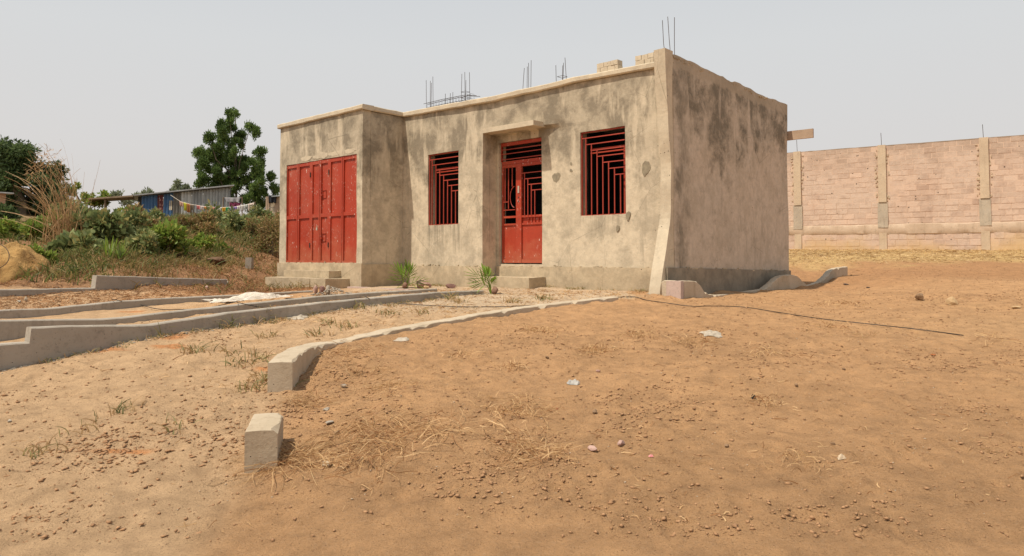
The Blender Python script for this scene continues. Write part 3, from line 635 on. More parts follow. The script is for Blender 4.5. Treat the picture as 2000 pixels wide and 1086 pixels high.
for z in (1.18, 1.10): m = M(); m.wbox((tm0 + tm1) / 2 - .012, (tm0 + tm1) / 2 + .012, E0 + .0205, E0 + .023, z, z + .03); obj('keyhole', m, SHADE, dr)
m = M(); tx = 3.89
m.wbox(tr + .002, tx, E0 - .02, E0 + .03, 2.235, 2.30); m.wbox(tx - .014, tx, E0 - .02, E0 + .03, 1.93, 2.235); obj('transom_frame', m, RED, dr)
for z in (1.965, 2.075, 2.16):
    m = M(); bar(m, tr + .002, z, tx - .015, z, E0 + .03); obj('bar', m, REDBAR, dr)
# iron starter bars on the roof
def cage(u, vt, e0, nb, sp, zb, lb, tie=True, lean=0, r=.0055):
    t, z = onfront(u, vt, e0); c = W(t, e0, zb); rt = empty('starter_bars', c, lb); rt.parent = ROOT; rt.location = Vector(c) - Vector(ROOT.location)
    for k in range(nb):
        a, b = ((-1, -1), (1, -1), (1, 1), (-1, 1), (0, 1), (0, -1))[k]; h = z - rng.uniform(0, .16) * (z - zb) * .8 if k else z
        p0 = np.array(W(t + a * sp, e0 + b * sp, zb)); p1 = np.array(W(t + a * sp + lean * (1 + k * .4) + .02 * rng.normal(), e0 + b * sp + .02 * rng.normal(), h))
        mid = (p0 + p1) / 2 + rng.normal(0, .01, 3); m = M(); m.tube([p0, mid, p1], r, 5); obj('bar', m, STEEL, rt)
    if tie:
        for z_ in np.arange(zb + .18, zb + (z - zb) * .75, .14):
            m = M(); m.tube([W(t + a * sp, e0 + b * sp, z_) for a, b in ((-1, -1), (1, -1), (1, 1), (-1, 1), (-1, -1))], .0045, 4); obj('tie', m, STEEL, rt)
cage(839, 150, -1.2, 4, .06, 2.88, 'bundle of bent starter bars, leftmost on the roof', False)
cage(877, 180, -1.2, 3, .06, 2.88, 'short starter bars rising through the lying reinforcement ladder', False)
cage(909, 140, -1.2, 4, .075, 2.88, 'tied column cage second from the left on the roof')
cage(1029, 118, -1.2, 4, .07, 2.88, 'starter bars above the entrance door side of the roof', False)
cage(1098, 113, -1.2, 4, .075, 2.88, 'tied column cage above the right window')
cage(1303, 30, -.28, 2, .045, 3.3, 'crossed starter bars on the right front corner', False, .07); cage(1312, 34, -.30, 1, .03, 3.3, 'single straight starter bar on the right front corner', False, 0)
rt = empty('lintel_cage', W(6.8, -1.2, 3.7), 'flat ladder of thin reinforcement lying across the roof'); rt.parent = ROOT; rt.location = Vector(W(6.8, -1.2, 3.7)) - Vector(ROOT.location)
m = M()
for z in (3.70, 3.82):
    for e_ in (-1.14, -1.26): m.tube([W(7.55, e_, z), W(6.9, e_, z + .01), W(6.1, e_, z - .005), W(5.7, e_, z - .08)], .006, 4)
obj('bar', m, STEEL, rt)
for t in np.arange(5.9, 7.5, .1):
    m = M(); m.tube([W(t, e_, z) for e_, z in ((-1.14, 3.70), (-1.14, 3.82), (-1.26, 3.82), (-1.26, 3.70), (-1.14, 3.70))], .004, 4); obj('tie', m, STEEL, rt)
t, z = onfront(1588, 250, -4.85); m = M(); m.rbox(Pf, t, .3, -4.88, -4.83, z - .20, z - .01, .15, .004, 3); obj('wooden_beam', m, WOOD, ROOT, label='wooden plank end sticking out at the rear right corner')
# loose blocks on the parapet
def blockpile(u0, u1, ztopv, lb, nrow):
    t1, _ = onfront(u0, 130); t0, _ = onfront(u1, 130); zb = ztop((t0 + t1) / 2) + .112
    rt = empty('masonry_remnant', W((t0 + t1) / 2, 0, zb), lb, 'masonry')
    for r_ in range(nrow):
        n_ = 3; off = (0 if r_ % 2 else .5) * (t1 - t0) / n_; cuts = sorted(set([t0, t1] + [t0 + off + k * (t1 - t0) / n_ for k in range(n_ + 1) if t0 + .03 < t0 + off + k * (t1 - t0) / n_ < t1 - .03]))
        for a, b in zip(cuts[:-1], cuts[1:]):
            m = M(); m.rbox(Pf, a + .003, b - .003, -.15 + .006 * rng.random(), .0 + .01 * rng.random(), zb + r_ * .085 + .003, zb + (r_ + 1) * .085 - .002, .05, .005, int(100 * a), 12); obj('brick', m, P_COPE, rt)
blockpile(1166, 1207, 125, 'left of two low remnants of brickwork standing on the roof edge', 2); blockpile(1241, 1277, 114, 'right remnant of brickwork on the roof edge, touching the corner fin', 2)

# ------------------------------------------------------------------ low boundary walls
def lowwall(name, line, prof, wd, lb, mat=CEM, split=None):
    P = np.array(line[0]); Q = np.array(line[1]); d = (Q - P) / np.linalg.norm(Q - P); nrm = np.array([-d[1], d[0]])   # nrm points away from the camera
    rings = []; pts = []
    us = [p[0] for p in prof]; vs = [p[1] for p in prof]
    S = [(np.dot(seg(*line, u) - P, d), zat(v, seg(*line, u)[1])) for u, v in prof]
    s = S[0][0]; sl_ = []
    while s < S[-1][0]: sl_.append(s); s += .12
    sl_ += [q[0] for q in S]; sl_ = sorted(set(round(q, 4) for q in sl_)); sk = [q[0] for q in S]; zk = [q[1] for q in S]
    m = M()
    for s in sl_:
        z = float(np.interp(s, sk, zk)); c = P + d * s; g = gs(*c) - .35; q = np.array([c[0], c[1], z]); j = .010 * float(n3(q, 1.5, 5)); k = .007 * float(n3(q, 6, 6))
        a = c + nrm * j; b = a + nrm * wd; rings.append([(a[0], a[1], g), (a[0], a[1], z - .012 + k), (*(a + nrm * .012), z + k), (*(b - nrm * .012), z + k * .5), (b[0], b[1], z - .012), (b[0], b[1], g)])
    m.loft(rings); return obj(name, m, mat, label=lb, cat='low wall')
lowwall('low_wall', LA, [(-60, 676), (0, 673), (63, 669), (66, 640), (150, 637), (300, 634), (380, 622), (450, 611), (560, 599), (640, 590), (760, 579), (850, 571), (945, 567)], .13,
        'nearest long grey foundation wall with a step near its left end')
lowwall('low_wall', LB, [(-60, 628), (0, 626), (120, 624), (200, 623), (238, 620.5), (336, 609.5), (400, 602), (476, 594), (560, 585.5), (640, 577.5), (740, 570.5), (854, 563.8)], .13,
        'middle long grey foundation wall, second from the camera')
lowwall('low_wall', LC, [(-60, 608), (0, 606), (98, 602.5), (150, 597), (230, 588.6), (300, 584), (364, 580.5), (500, 574.5), (612, 567.6)], .13, 'thin grey foundation wall behind, with the white sheet at its far end')
lowwall('low_wall', LD, [(-60, 566), (0, 565), (100, 564), (188, 562), (190.5, 537.5), (270, 540), (350, 543), (445, 545.5)], .14, 'farthest low wall at the bank, stepping up at mid length')
# kerbs: strip along plan points with top heights
def strip(pts, wd, bot=.35, amp=.006, seed=0, sub=3):
    sub *= 3; pts = np.array(pts); n = len(pts); rings = []; P2 = []
    for i in range(n - 1):
        for k in range(sub): P2.append(pts[i] + (pts[i + 1] - pts[i]) * k / sub)
    P2.append(pts[-1]); P2 = np.array(P2)
    for i in range(len(P2)):
        d = P2[min(i + 1, len(P2) - 1), :2] - P2[max(i - 1, 0), :2]; d /= np.linalg.norm(d) + 1e-9; nn = np.array([-d[1], d[0]])
        x, y, z = P2[i]; q = P2[i]; j = amp * float(n3(q, 5, seed)); k = amp * float(n3(q, 8, seed + 2)); j2 = amp * 2.2 * float(n3(q, 7, seed + 5)); w2 = wd / 2
        a = np.array([x, y]) + nn * (w2 + j); b = np.array([x, y]) - nn * (w2 + j2); g = min(gs(x, y), z) - bot
        c1 = max(0, float(n3(q, 17, seed + 7)) - .30) * .05; c2 = max(0, float(n3(q + 3, 15, seed + 8)) - .22) * .08; zc = z + k + .004 * float(n3(q, 23, 5))
        rings.append([(*a, g), (*a, z - .005 + k - c1 * .8), (*(a - nn * (.006 + c1)), zc), ((a[0] + b[0]) / 2, (a[1] + b[1]) / 2, zc + .003), (*(b + nn * (.007 + c2)), zc), (*b, z - .007 + k - c2 * .8), (*(b + nn * .004 * float(n3(q, 9, 3))), g)])
    m = M(); m.loft(rings); return m
KS = KP[:-1].copy()
m = strip(KS, .20, .4, .006, 3); obj('kerb', m, CEM_PALE, label='long curving cement kerb with broken near end, sweeping to the house corner', cat='kerb')
a = at(510, 841, 4.3); d_ = np.array([.10, .99]); 
b0 = np.array([a[0] - .0, a[1], a[2] - .0]); b1 = b0 + np.array([-.05, .21, .005]); b2 = b0 + np.array([-.095, .42, .012])
m = strip([b0, b1, b2], .19, .5, .004, 9, 3); obj('kerb_block', m, CEM_PALE, label='short separate kerb block at the bottom edge, nearest to the viewer', cat='kerb')
K2 = [(1262, 577, 573), (1276, 579, 566), (1288, 581, 553), (1297, 582, 548), (1318, 584, 548.5)]
k2p = []
for u, vb, vt in K2:
    # plan line parallel to the facade at e = .42
    r = ray(u, vb); P = HC - .42 * DS; t = (P[0] - r[0] * P[1]) / (r[0] * DF[1] - DF[0]); q = P + t * DF; k2p.append((q[0], q[1], zat(vt, q[1])))
rt = empty('corner_kerb', W(-.2, .4, -.62), 'white and pink humped kerb starting at the foot of the corner fin', 'kerb')
q = np.array(k2p); q[:, :2] += DS * .06
obj('ramp', strip(q, .12, .35, .004, 31, 4), CEM_PALE, rt)
m = M(); m.rbox(Pf, -.345, -.095, .335, .428, -.95, k2p[-1][2] - .002, .06, .004, 8); obj('block', m, CEM_PINK, rt, True, label='pink block end')
tops = [(1330, 548.5), (1353, 549), (1360, 556), (1368, 568), (1378, 575), (1400, 576), (1450, 570), (1488, 564.5), (1500, 555), (1512, 544), (1522, 538), (1538, 536.5), (1552, 539), (1562, 548), (1571, 557), (1585, 554.5), (1598, 550), (1608, 541), (1618, 529), (1628, 523.5), (1640, 522), (1650, 521)]
k3 = []
for u, vt in tops:
    r = ray(u, vt); P = HC - DF * .29; s = (r[0] * P[1] - P[0]) / (DS[0] - r[0] * DS[1]); q = P + s * DS; k3.append((q[0], q[1], r[2] * q[1]))
obj('humped_strip', strip(k3, .12, .4, .004, 33, 2), CEM_PALE, rt)
p = np.array(k3)
# low pink kerb piece near the garage step
m = M(); m.rbox(Pf, 4.6, 6.55, 1.62, 1.74, -.9, -.575, .12, .008, 6); obj('pink_kerb', m, CEM_PINK, label='low pinkish kerb beside the garage step, in front of the shaded return wall', cat='kerb')

# ------------------------------------------------------------------ block boundary wall at the back right
bd = np.array([-.845, .534]); bd /= np.linalg.norm(bd); bn = np.array([-bd[1], bd[0]]) * -1
if bn[1] > 0: bn = -bn
BO = np.array([15.0, 26.0])
def B(s, d, z):
    q = BO + bd * s + bn * d; return (q[0], q[1], z)
def sB(u):
    k = (u - PX) / F; return (k * BO[1] - BO[0]) / (bd[0] - k * bd[1])
bw = empty('block_wall', (*BO, .25), 'tall weathered pinkish concrete block boundary wall with cement columns', 'wall')
def blockmat(name, per_obj):
    n = N(name); r = n.orand() if per_obj else n.rand()
    c = n.mix(r, (.46, .315, .235), (.68, .49, .37)); c = n.mix(n.rng(n.noise(.9, 6, .68, dist=.2), .36, .58, 0, .9), c, (.60, .455, .355))
    c = n.mix(n.rng(n.noise(4.5, 5, .65), .5, .75, 0, .5), c, (.30, .20, .15))
    top = n.rng(n.math('ADD', n.z, n.rng(n.noise(1.6, 4), .3, .7, -.5, .5)), 3.4, 4.2, 0, .55); c = n.mix(top, c, (.36, .26, .19))
    yel = n.rng(n.math('ADD', n.z, n.rng(n.noise(.5, 4), .3, .7, -.7, .7)), .3, 1.1, .6, 0); c = n.mix(yel, c, (.60, .40, .16))
    pits = n.math('MULTIPLY', n.rng(n.voro(4.0), .07, .12, 1, 0), n.rng(n.noise(1.2, 2), .46, .52)); c = n.mix(pits, c, (.06, .04, .03))
    n.col(c); b = n.bump(n.noise(9, 5, .7), .6, .02); n.bump(n.noise(45, 3, .7), .4, .006, b); return n.m
BLK = blockmat('pink_concrete_block', True); BLKS = blockmat('pink_block_mass', False)
def mortarmat():
    n = N('mortar_wash'); c = n.mix(n.rng(n.noise(1.2, 6, .65), .35, .65), (.66, .48, .36), (.58, .42, .31))
    yel = n.rng(n.math('ADD', n.z, n.rng(n.noise(.5, 4), .3, .7, -.7, .7)), .3, 1.1, .7, 0); c = n.mix(yel, c, (.62, .42, .17)); n.col(c); n.bump(n.noise(20, 5), .5, .01); return n.m
MORT = mortarmat()
COLM = cement('column_cement', (.60, .47, .33), (.52, .40, .28), (.34, .25, .17)); GCOL = cement('grey_patch_cement', (.50, .42, .32), (.42, .35, .27))
SL, SR = 16.0, -8.5
m = M(); m.wbox = None
def bbox(m, s0, s1, d0, d1, z0, z1, res=.5, amp=.006, seed=0): m.rbox(B, s0, s1, d0, d1, z0, z1, res, amp, seed)
m = M(); bbox(m, SR, SL, -.18, .0, -.2, 4.25, .6, .0); obj('mortar_core', m, MORT, bw)
colS = [sB(1559.5), sB(1725.5), sB(1926)]; pit = colS[0] - colS[1]; colS = [colS[0] + pit] + colS + [colS[2] - 3.3]
vis, rest = [], M()
rows = [(.02 + .0, .21), (.21, .41), (.41, .62), (.62, .86)] + [(.86 + 0, .86)] + []
z = .0; rws = []
for h in (.24, .24, .24): rws.append((z + .22, z + h + .22)); z += h
zb1 = rws[-1][1]                      # underside of the rough band
z = 1.30
for _ in range(4): rws.append((z, z + .205)); z += .205
zstep = z
for _ in range(11): rws.append((z, z + .1935)); z += .1935
for ri, (z0, z1) in enumerate(rws):
    L = .40 if ri != 2 else .30; off = (ri % 2) * L / 2 + rng.uniform(-.03, .03); upper = z0 >= zstep - .01
    s = SR + off
    while s < SL:
        l = L * rng.uniform(.93, 1.07); a, b = s + .006, s + l - .008; s += l
        if any(abs((a + b) / 2 - c) < .17 for c in colS): continue
        for c in colS:
            if a < c - .13 < b: b = c - .14
            if a < c + .13 < b: a = c + .14
        if b - a < .08: continue
        pr = rng.uniform(.002, .013) if not upper else rng.uniform(-.002, .009)
        if pr < .0015: pr = .0015
        vis.append((a, b, z0 + rng.uniform(.005, .011), z1 - .006, pr, ri))
s_in = lambda q: sB(2003) - .3 < (q[0] + q[1]) / 2 < sB(1537) + .2
V1 = [q for q in vis if s_in(q)]; V1.sort(key=lambda q: (q[0])); 
sel = V1[:296]; rest_l = [q for q in vis if q not in sel]
for q in sel:
    m = M(); a, b, z0, z1, pr, ri = q; ch = .008
    m.loft([[B(a, -.005, z0), B(b, -.005, z0), B(b, -.005, z1), B(a, -.005, z1)], [B(a + ch * .5, pr, z0 + ch * .4), B(b - ch * .5, pr + rng.uniform(-.002, .002), z0 + ch * .4), B(b - ch * .5, pr, z1 - ch * .4), B(a + ch * .5, pr, z1 - ch * .4)]])
    obj('block', m, BLK, bw)
m = M()
for (a, b, z0, z1, pr, ri) in rest_l: m.loft([[B(a, -.005, z0), B(b, -.005, z0), B(b, -.005, z1), B(a, -.005, z1)], [B(a, pr, z0), B(b, pr, z0), B(b, pr, z1), B(a, pr, z1)]])
obj('far_blocks', m, BLKS, bw, kind='stuff')
for c in colS:
    m = M(); bbox(m, c - .135, c + .135, .0015, .075, zstep + .0, 4.27, .12, .006, 3); obj('column', m, COLM, bw, True)
    m = M(); bbox(m, c - .17, c + .17, .0015, .045, 1.16, zstep - .004, .1, .012, 4); obj('column', m, GCOL, bw, True, label='rough grey lower part of a column')
    m = M(); bbox(m, c - .12, c + .14, .0015, .04, -.1, .96, .1, .008, 5); obj('column', m, COLM, bw, True, label='yellow-stained foot of a column')
    m = M(); m.tube([B(c, -.05, 4.2), B(c + .02, -.05, 4.75)], .009, 5); obj('starter_bar', m, STEEL, bw)
    m = M()
    for _ in range(26):
        s_ = c + random.choice((-1, 1)) * rng.uniform(.15, .23); z_ = rng.uniform(zstep + .05, 4.1); m.obox(B(s_, .01, z_), np.array([*(bd * rng.uniform(.008, .035)), 0]), np.array([*(bn * .016), 0]), (0, 0, rng.uniform(.01, .05)))
    obj('mortar_spill', m, COLM, bw, kind='stuff')
m = M(); rings = []
for s in np.arange(SR, SL, .12):
    lo = zb1 - .0 + .05 * float(fbm(np.array([s * 1.2]), np.array([0.]), 3, 5)[0]); hi = 1.26 + .03 * float(fbm(np.array([s * 1.6]), np.array([3.]), 3, 8)[0]); dd = .020 + .018 * float(fbm(np.array([s * 2.5]), np.array([7.]), 2, 9)[0])
    rings.append([B(s, .0015, lo - .03), B(s, dd, lo), B(s, dd + .012, (lo + hi) / 2), B(s, dd * .9, hi), B(s, .0015, hi + .02)])
m.loft(rings); obj('concrete_band', m, GCOL if False else cement('band_cement', (.58, .44, .32), (.50, .37, .26), (.25, .18, .12)), bw, True, label='rough cement band low on the wall')
m = M(); bbox(m, SR, SL, -.16, .004, 4.228, 4.262, .2, .008, 9); obj('wall_top', m, cement('weathered_top', (.36, .27, .20), (.28, .21, .15)), bw)

# ------------------------------------------------------------------ stones, litter, straw on the ground
def rock(c, r, seed, sq=(1, .8, .6), sub=1):
    r_ = np.random.default_rng(seed); t = (1 + 5 ** .5) / 2
    v = np.array([(-1, t, 0), (1, t, 0), (-1, -t, 0), (1, -t, 0), (0, -1, t), (0, 1, t), (0, -1, -t), (0, 1, -t), (t, 0, -1), (t, 0, 1), (-t, 0, -1), (-t, 0, 1)]) / 1.9
    f = [(0, 11, 5), (0, 5, 1), (0, 1, 7), (0, 7, 10), (0, 10, 11), (1, 5, 9), (5, 11, 4), (11, 10, 2), (10, 7, 6), (7, 1, 8), (3, 9, 4), (3, 4, 2), (3, 2, 6), (3, 6, 8), (3, 8, 9), (4, 9, 5), (2, 4, 11), (6, 2, 10), (8, 6, 7), (9, 8, 1)]
    v = list(v)
    for _ in range(sub):
        cache = {}; nf = []
        def mid(a, b):
            k = (min(a, b), max(a, b))
            if k not in cache: p = (v[a] + v[b]) / 2; v.append(p / np.linalg.norm(p)); cache[k] = len(v) - 1
            return cache[k]
        for a, b, c_ in f:
            x, y, z_ = mid(a, b), mid(b, c_), mid(c_, a); nf += [(a, x, z_), (b, y, x), (c_, z_, y), (x, y, z_)]
        f = nf
    v = np.array(v); v = v * (1 + .22 * n3(v + seed, 1.3, seed)[:, None] + r_.normal(0, .05, (len(v), 1)))
    pl = r_.normal(size=(11, 3)); pl /= np.linalg.norm(pl, axis=1)[:, None]
    for p_ in pl:
        dd = v @ p_; ex = np.clip(dd - .60, 0, None); v = v - ex[:, None] * p_
    a = r_.uniform(0, 6.28); R = np.array([[math.cos(a), -math.sin(a), 0], [math.sin(a), math.cos(a), 0], [0, 0, 1]])
    return (v * np.array(sq) * r) @ R.T + np.array(c), f
def stone(u, v, wpx, mat, lb, name='stone', cat='stone', sq=(1, .75, .65), sub=1, seed=None, group=None):
    p = G(u, v); r = wpx / F * p[1] / 2; vs, f = rock((p[0], p[1], p[2] + r * sq[2] * .55), r, seed or int(u * 3 + v), sq, sub)
    o = npobj(name, vs, f, mat, label=lb, cat=cat, group=group); return o
stone(1158, 880, 26, PINKST, 'pinkish rubble lump at bottom centre, left one of a pair', sq=(1, .7, .55)); stone(1212, 870, 27, PINKST, 'pinkish rubble lump at bottom centre, right one of a pair', sq=(1, .55, .55))
stone(1161, 807, 22, BRNST, 'brown earthy stone lying above the pair of pink lumps', sq=(1, .6, .45)); stone(1168, 727, 13, PINKST, 'tiny pinkish stone right of the crumpled grey paper')
stone(645, 826, 24, GREYST, 'flat grey cement chip right of the nearest kerb block', sq=(1, .8, .3)); stone(637, 801, 28, GREYST, 'dusty flat cement chip beside the kerb gap', sq=(1, .6, .25)); stone(640, 908, 34, CEM_PALE, 'broken cement lump at the bottom edge beside dry grass', sq=(1, .6, .35))
stone(672, 757, 16, GREYST, 'small pale stone on the soil right of the kerb end'); stone(658, 848, 18, BRNST, 'brown clod right of the grey cement chip'); stone(19, 824, 12, GREYST, 'small stone at the left edge on the sandy ground')
stone(1797, 586, 28, BRNST, 'dark crumbly clod on the right slope', sq=(1, .7, .6)); stone(1860, 596, 24, TANST, 'pale sandstone chunk with a pointed top on the right slope', sq=(1, .7, .9)); stone(1987, 602, 18, TANST, 'flat pale stone at the right edge', sq=(1, .6, .35))
stone(1823, 694, 14, simple('orange_shard', (.55, .18, .06), (.4, .14, .05)), 'small orange brick shard on the right slope', 'brick_shard', 'brick shard', (1, .5, .3)); stone(1088, 799, 10, simple('red_shard', (.45, .12, .06), (.35, .1, .05)), 'small reddish brick shard left of the brown stone', 'brick_shard', 'brick shard', (1, .5, .3))
stone(1555, 754, 12, BRNST, 'small dark clod on the right slope below the cable'); stone(1648, 722, 10, BRNST, 'tiny clod on the open right slope'); stone(1627, 868, 12, BRNST, 'round brown clod near the bottom right'); stone(1420, 873, 13, BRNST, 'dark clod at lower middle right'); stone(1310, 822, 11, BRNST, 'brown clod in the middle foreground')
stone(1069, 670 + 30, 11, BRNST, 'brown pebble in the middle of the slope'); stone(1653, 556, 18, STEEL, 'dark flat scrap by the end of the humped kerb', sq=(1, .5, .2)); stone(1695, 562, 14, STEEL, 'dark flat scrap right of the humped kerb end', sq=(1, .5, .2))
stone(825, 562, 42, PINKST, 'pink broken block behind the left palm seedling', 'broken_block', 'broken block', (1, .7, .62)); stone(833, 564, 20, TANST, 'pale flat stone in front of the pink broken block', sq=(1, .7, .45)); stone(880, 563, 27, REDST, 'dark red stone against the house plinth', sq=(1, .6, .55))
stone(50, 589, 13, CEM_PALE, 'upright pale stone on the litter behind the low walls, left', sq=(.6, .5, 1.2)); stone(38, 590, 14, GREYST, 'flat pale stone beside the upright one', sq=(1, .6, .35)); stone(442, 557, 14, GREYST, 'small angular stone at the end of the farthest low wall', sq=(.9, .8, 1)); stone(405, 563, 12, PINKST, 'small pinkish stone left of the angular one')
stone(420, 517, 40, simple('dark_earth', (.10, .055, .03), (.17, .095, .05), 9), 'big dark root-filled clod on the bank', 'earth_clod', 'clod', (1, .8, .6), 2)
stone(952, 562, 12, simple('dk2', (.1, .07, .05), (.2, .14, .1)), 'small dark stone by the right palm seedling')
# grey concrete stub standing on the bank
p = G(487, 525); h = 22 / F * p[1]; w2 = 6 / F * p[1]
m = M(); m.rbox(lambda a, d, z: (p[0] + a, p[1] + d, p[2] + z), -w2, w2, -w2, w2, -.1, h, .05, .006, 3); obj('concrete_stub', m, CEM, label='small grey concrete stub standing on the earth bank', cat='concrete block')
# rubble heap
rt = empty('rubble_heap', G(636, 577), 'small heap of broken blocks and gravel in front of the garage steps', 'rubble'); base = G(640, 577)
vs_ = []; fs_ = []; n0 = 0
for k in range(150):
    a = rng.normal(0, .17), rng.normal(0, .13); h = .13 * math.exp(-(a[0] ** 2 + a[1] ** 2) / .04); v, f = rock((base[0] + .05 + a[0], base[1] + .05 + a[1], gs(base[0] + a[0], base[1] + a[1]) + h + .01), rng.uniform(.014, .034), k, (1, .8, .7), 0)
    vs_ += list(v); fs_ += [tuple(i_ + n0 for i_ in q) for q in f]; n0 = len(vs_)
npobj('gravel', vs_, fs_, GREYST, rt, kind='stuff')
for k, (dx, r, mt) in enumerate(((-.22, .10, PINKST), (-.10, .095, REDST), (.0, .10, GREYST))):
    v, f = rock((base[0] + dx, base[1], base[2] + .10), r, 40 + k, (.6, .6, 1.1), 1); npobj('broken_block', v, f, mt, rt)

def ribbons(pts, wid, curl=None):
    """pts: (n, k, 3) curves, wid (n,) -> flat ribbon quads"""
    n, k, _ = pts.shape; d = np.gradient(pts, axis=1); up = rng.normal(size=(n, 1, 3)); s = np.cross(d, up); s /= np.linalg.norm(s, axis=2, keepdims=True) + 1e-9
    tp = np.linspace(1, .35, k)[None, :, None]; a = pts + s * wid[:, None, None] * tp; b = pts - s * wid[:, None, None] * tp
    V = np.stack([a, b], 2).reshape(-1, 3); i0 = (np.arange(n)[:, None] * k + np.arange(k - 1)[None, :]) * 2
    return V, np.stack([i0, i0 + 1, i0 + 3, i0 + 2], -1).reshape(-1, 4)
def joinnp(L):
    V = []; Fs = []; o = 0
    for v, f in L: V.append(v); Fs.append(f + o); o += len(v)
    return np.concatenate(V), np.concatenate(Fs)
def straw_at(cx, cy, n, sprd, ln, wid, lift=.03):
    """lying curved stalks round (cx, cy)"""
    a = rng.uniform(0, 2 * math.pi, n); x0 = cx + rng.normal(0, sprd, n); y0 = cy + rng.normal(0, sprd, n); l = ln * rng.uniform(.35, 1.2, n); k = 6
    cv = rng.normal(0, .55, n); s = np.linspace(0, 1, k)[None, :]; an = a[:, None] + cv[:, None] * s
    dx = np.cumsum(np.cos(an), 1) / k * l[:, None]; dy = np.cumsum(np.sin(an), 1) / k * l[:, None]
    X_ = x0[:, None] + dx; Y_ = y0[:, None] + dy; hz = lift * rng.uniform(0, 1, (n, 1)) + lift * rng.uniform(-.2, 1.3, (n, 1)) * np.sin(s * math.pi) + .004
    return ribbons(np.stack([X_, Y_, gz(X_, Y_) + hz], -1), wid * rng.uniform(.5, 1.3, n))
def tuft(cx, cy, n, h, sprd, wid, lean=.5, base=.03, cz=None):
    a = rng.uniform(0, 2 * math.pi, n); k = 5; s = np.linspace(0, 1, k)[None, :]; l = h * rng.uniform(.4, 1.15, n)[:, None]; le = lean * rng.uniform(.2, 1.4, n)[:, None]
    x0 = cx + rng.normal(0, base, n); y0 = cy + rng.normal(0, base, n); r = l * le * s ** 1.7; X_ = x0[:, None] + np.cos(a)[:, None] * r; Y_ = y0[:, None] + np.sin(a)[:, None] * r
    z0 = gz(x0, y0)[:, None] if cz is None else cz; return ribbons(np.stack([X_, Y_, z0 + l * s * (1 - .35 * le * s)], -1), wid * rng.uniform(.6, 1.2, n))
# named straw heaps in the foreground
SH = [(740, 855, 170, .20, .34), (1010, 805, 120, .16, .26), (760, 700 + 60, 60, .13, .28), (560, 905, 150, .10, .40), (1060, 648, 60, .12, .16), (1165, 687, 60, .10, .18), (1250, 657, 45, .10, .2), (1350, 672, 45, .12, .24),
      (1490, 790, 40, .08, .15), (680, 690, 80, .22, .22), (700, 735, 60, .2, .25), (600, 790, 60, .10, .22), (1000, 720, 30, .06, .2), (860, 840, 50, .15, .3), (1620, 640, 30, .15, .2), (1640, 595, 40, .2, .2), (1500, 690, 30, .15, .2),
      (905, 700, 30, .12, .2), (1010, 870, 60, .12, .3), (1060, 895, 60, .1, .3), (690, 900, 80, .15, .3), (1560, 905, 30, .08, .15), (1930, 665, 16, .1, .25), (1680, 655, 14, .1, .3)]
L = []
for (u, v, n_, sp_, ln) in SH:
    p = G(u, v); L.append(straw_at(p[0], p[1], int(n_ * 1.35), sp_ * .9, ln * .85, .0015 + .00026 * p[1], .035)); q_ = G(u, v); L.append(straw_at(q_[0], q_[1], n_, sp_ * 1.5, .07, .0011 + .00022 * p[1], .012))
npobj('dry_straw', *joinnp(L), STRAW, label='loose heaps of dry pulled grass scattered over the bare soil', cat='dry grass', kind='stuff')
# general thin litter: right slope, left path, near the house
def scatter(n, x0, x1, y0, y1, dens=None):
    x = rng.uniform(x0, x1, n); y = rng.uniform(y0, y1, n)
    if dens is not None: k = rng.random(n) < dens(x, y); x = x[k]; y = y[k]
    return x, y
HB = lambda x, y: ((x - HC[0]) * DS[0] + (y - HC[1]) * DS[1] < -.05) | ((x - HC[0]) * DF[0] + (y - HC[1]) * DF[1] < -.05)   # outside the house
def clear_house(x, y):
    s = (x - HC[0]) * DS[0] + (y - HC[1]) * DS[1]; t = (x - HC[0]) * DF[0] + (y - HC[1]) * DF[1]
    return ~((t > -.1) & (s > -.5) & (t < 6.4)) & ~((t >= 6.3) & (t < 9.9) & (s > -2.2))
def many_straw(x, y, ln, wid, lift):
    n = len(x); a = rng.uniform(0, 2 * math.pi, n); l = ln * rng.uniform(.2, 1.3, n); k = 4; s = np.linspace(0, 1, k)[None, :]; an = a[:, None] + rng.normal(0, 1, n)[:, None] * s
    X_ = x[:, None] + np.cumsum(np.cos(an), 1) / k * l[:, None]; Y_ = y[:, None] + np.cumsum(np.sin(an), 1) / k * l[:, None]
    return ribbons(np.stack([X_, Y_, gz(X_, Y_) + .003 + lift * rng.random((n, 1)) * np.sin(math.pi * s)], -1), wid * rng.uniform(.5, 1.4, n))
x, y = scatter(9000, -5, 9, 3.5, 13, lambda x, y: (.08 + .9 * sstep(.1, .5, fbm(x * 1.3, y * 1.3, 3, 81)) * (1 - .65 * sstep(1.5, 4, x))) * clear_house(x, y))
L = [many_straw(x, y, .10, .0022 + .0002 * 6, .02)]
x, y = scatter(9000, -3.5, 3.4, 8.4, 13.5, lambda x, y: sstep(0, .2, (kerbx(y) - x)) * clear_house(x, y) * (.3 + .7 * sstep(-.1, .3, fbm(x * 1.7, y * 1.7, 3, 85)))); L.append(many_straw(x, y, .14, .004, .03))
npobj('straw_litter', *joinnp(L), STRAW, label='thin dry stalks strewn over the yard', cat='litter', kind='stuff')
x, y = scatter(30000, -9, -2.5, 9.5, 16.5, lambda x, y: clear_house(x, y) * sstep(-.1, .15, (x + 6.78) * .817 - (y - 9.4) * .576 + 2.2) * (1 - sstep(-.25, -.1, (x + 6.78) * .817 - (y - 9.4) * .576)) * .8)
x2, y2 = scatter(34000, -11, -3.8, 11.5, 22, lambda x, y: bank_mask(x, y) * np.maximum(sstep(-8.8, -6.5, x), sstep(14, 13, y)) * (.35 + .65 * sstep(-.1, .3, fbm(x * 1.2, y * 1.2, 3, 88))))
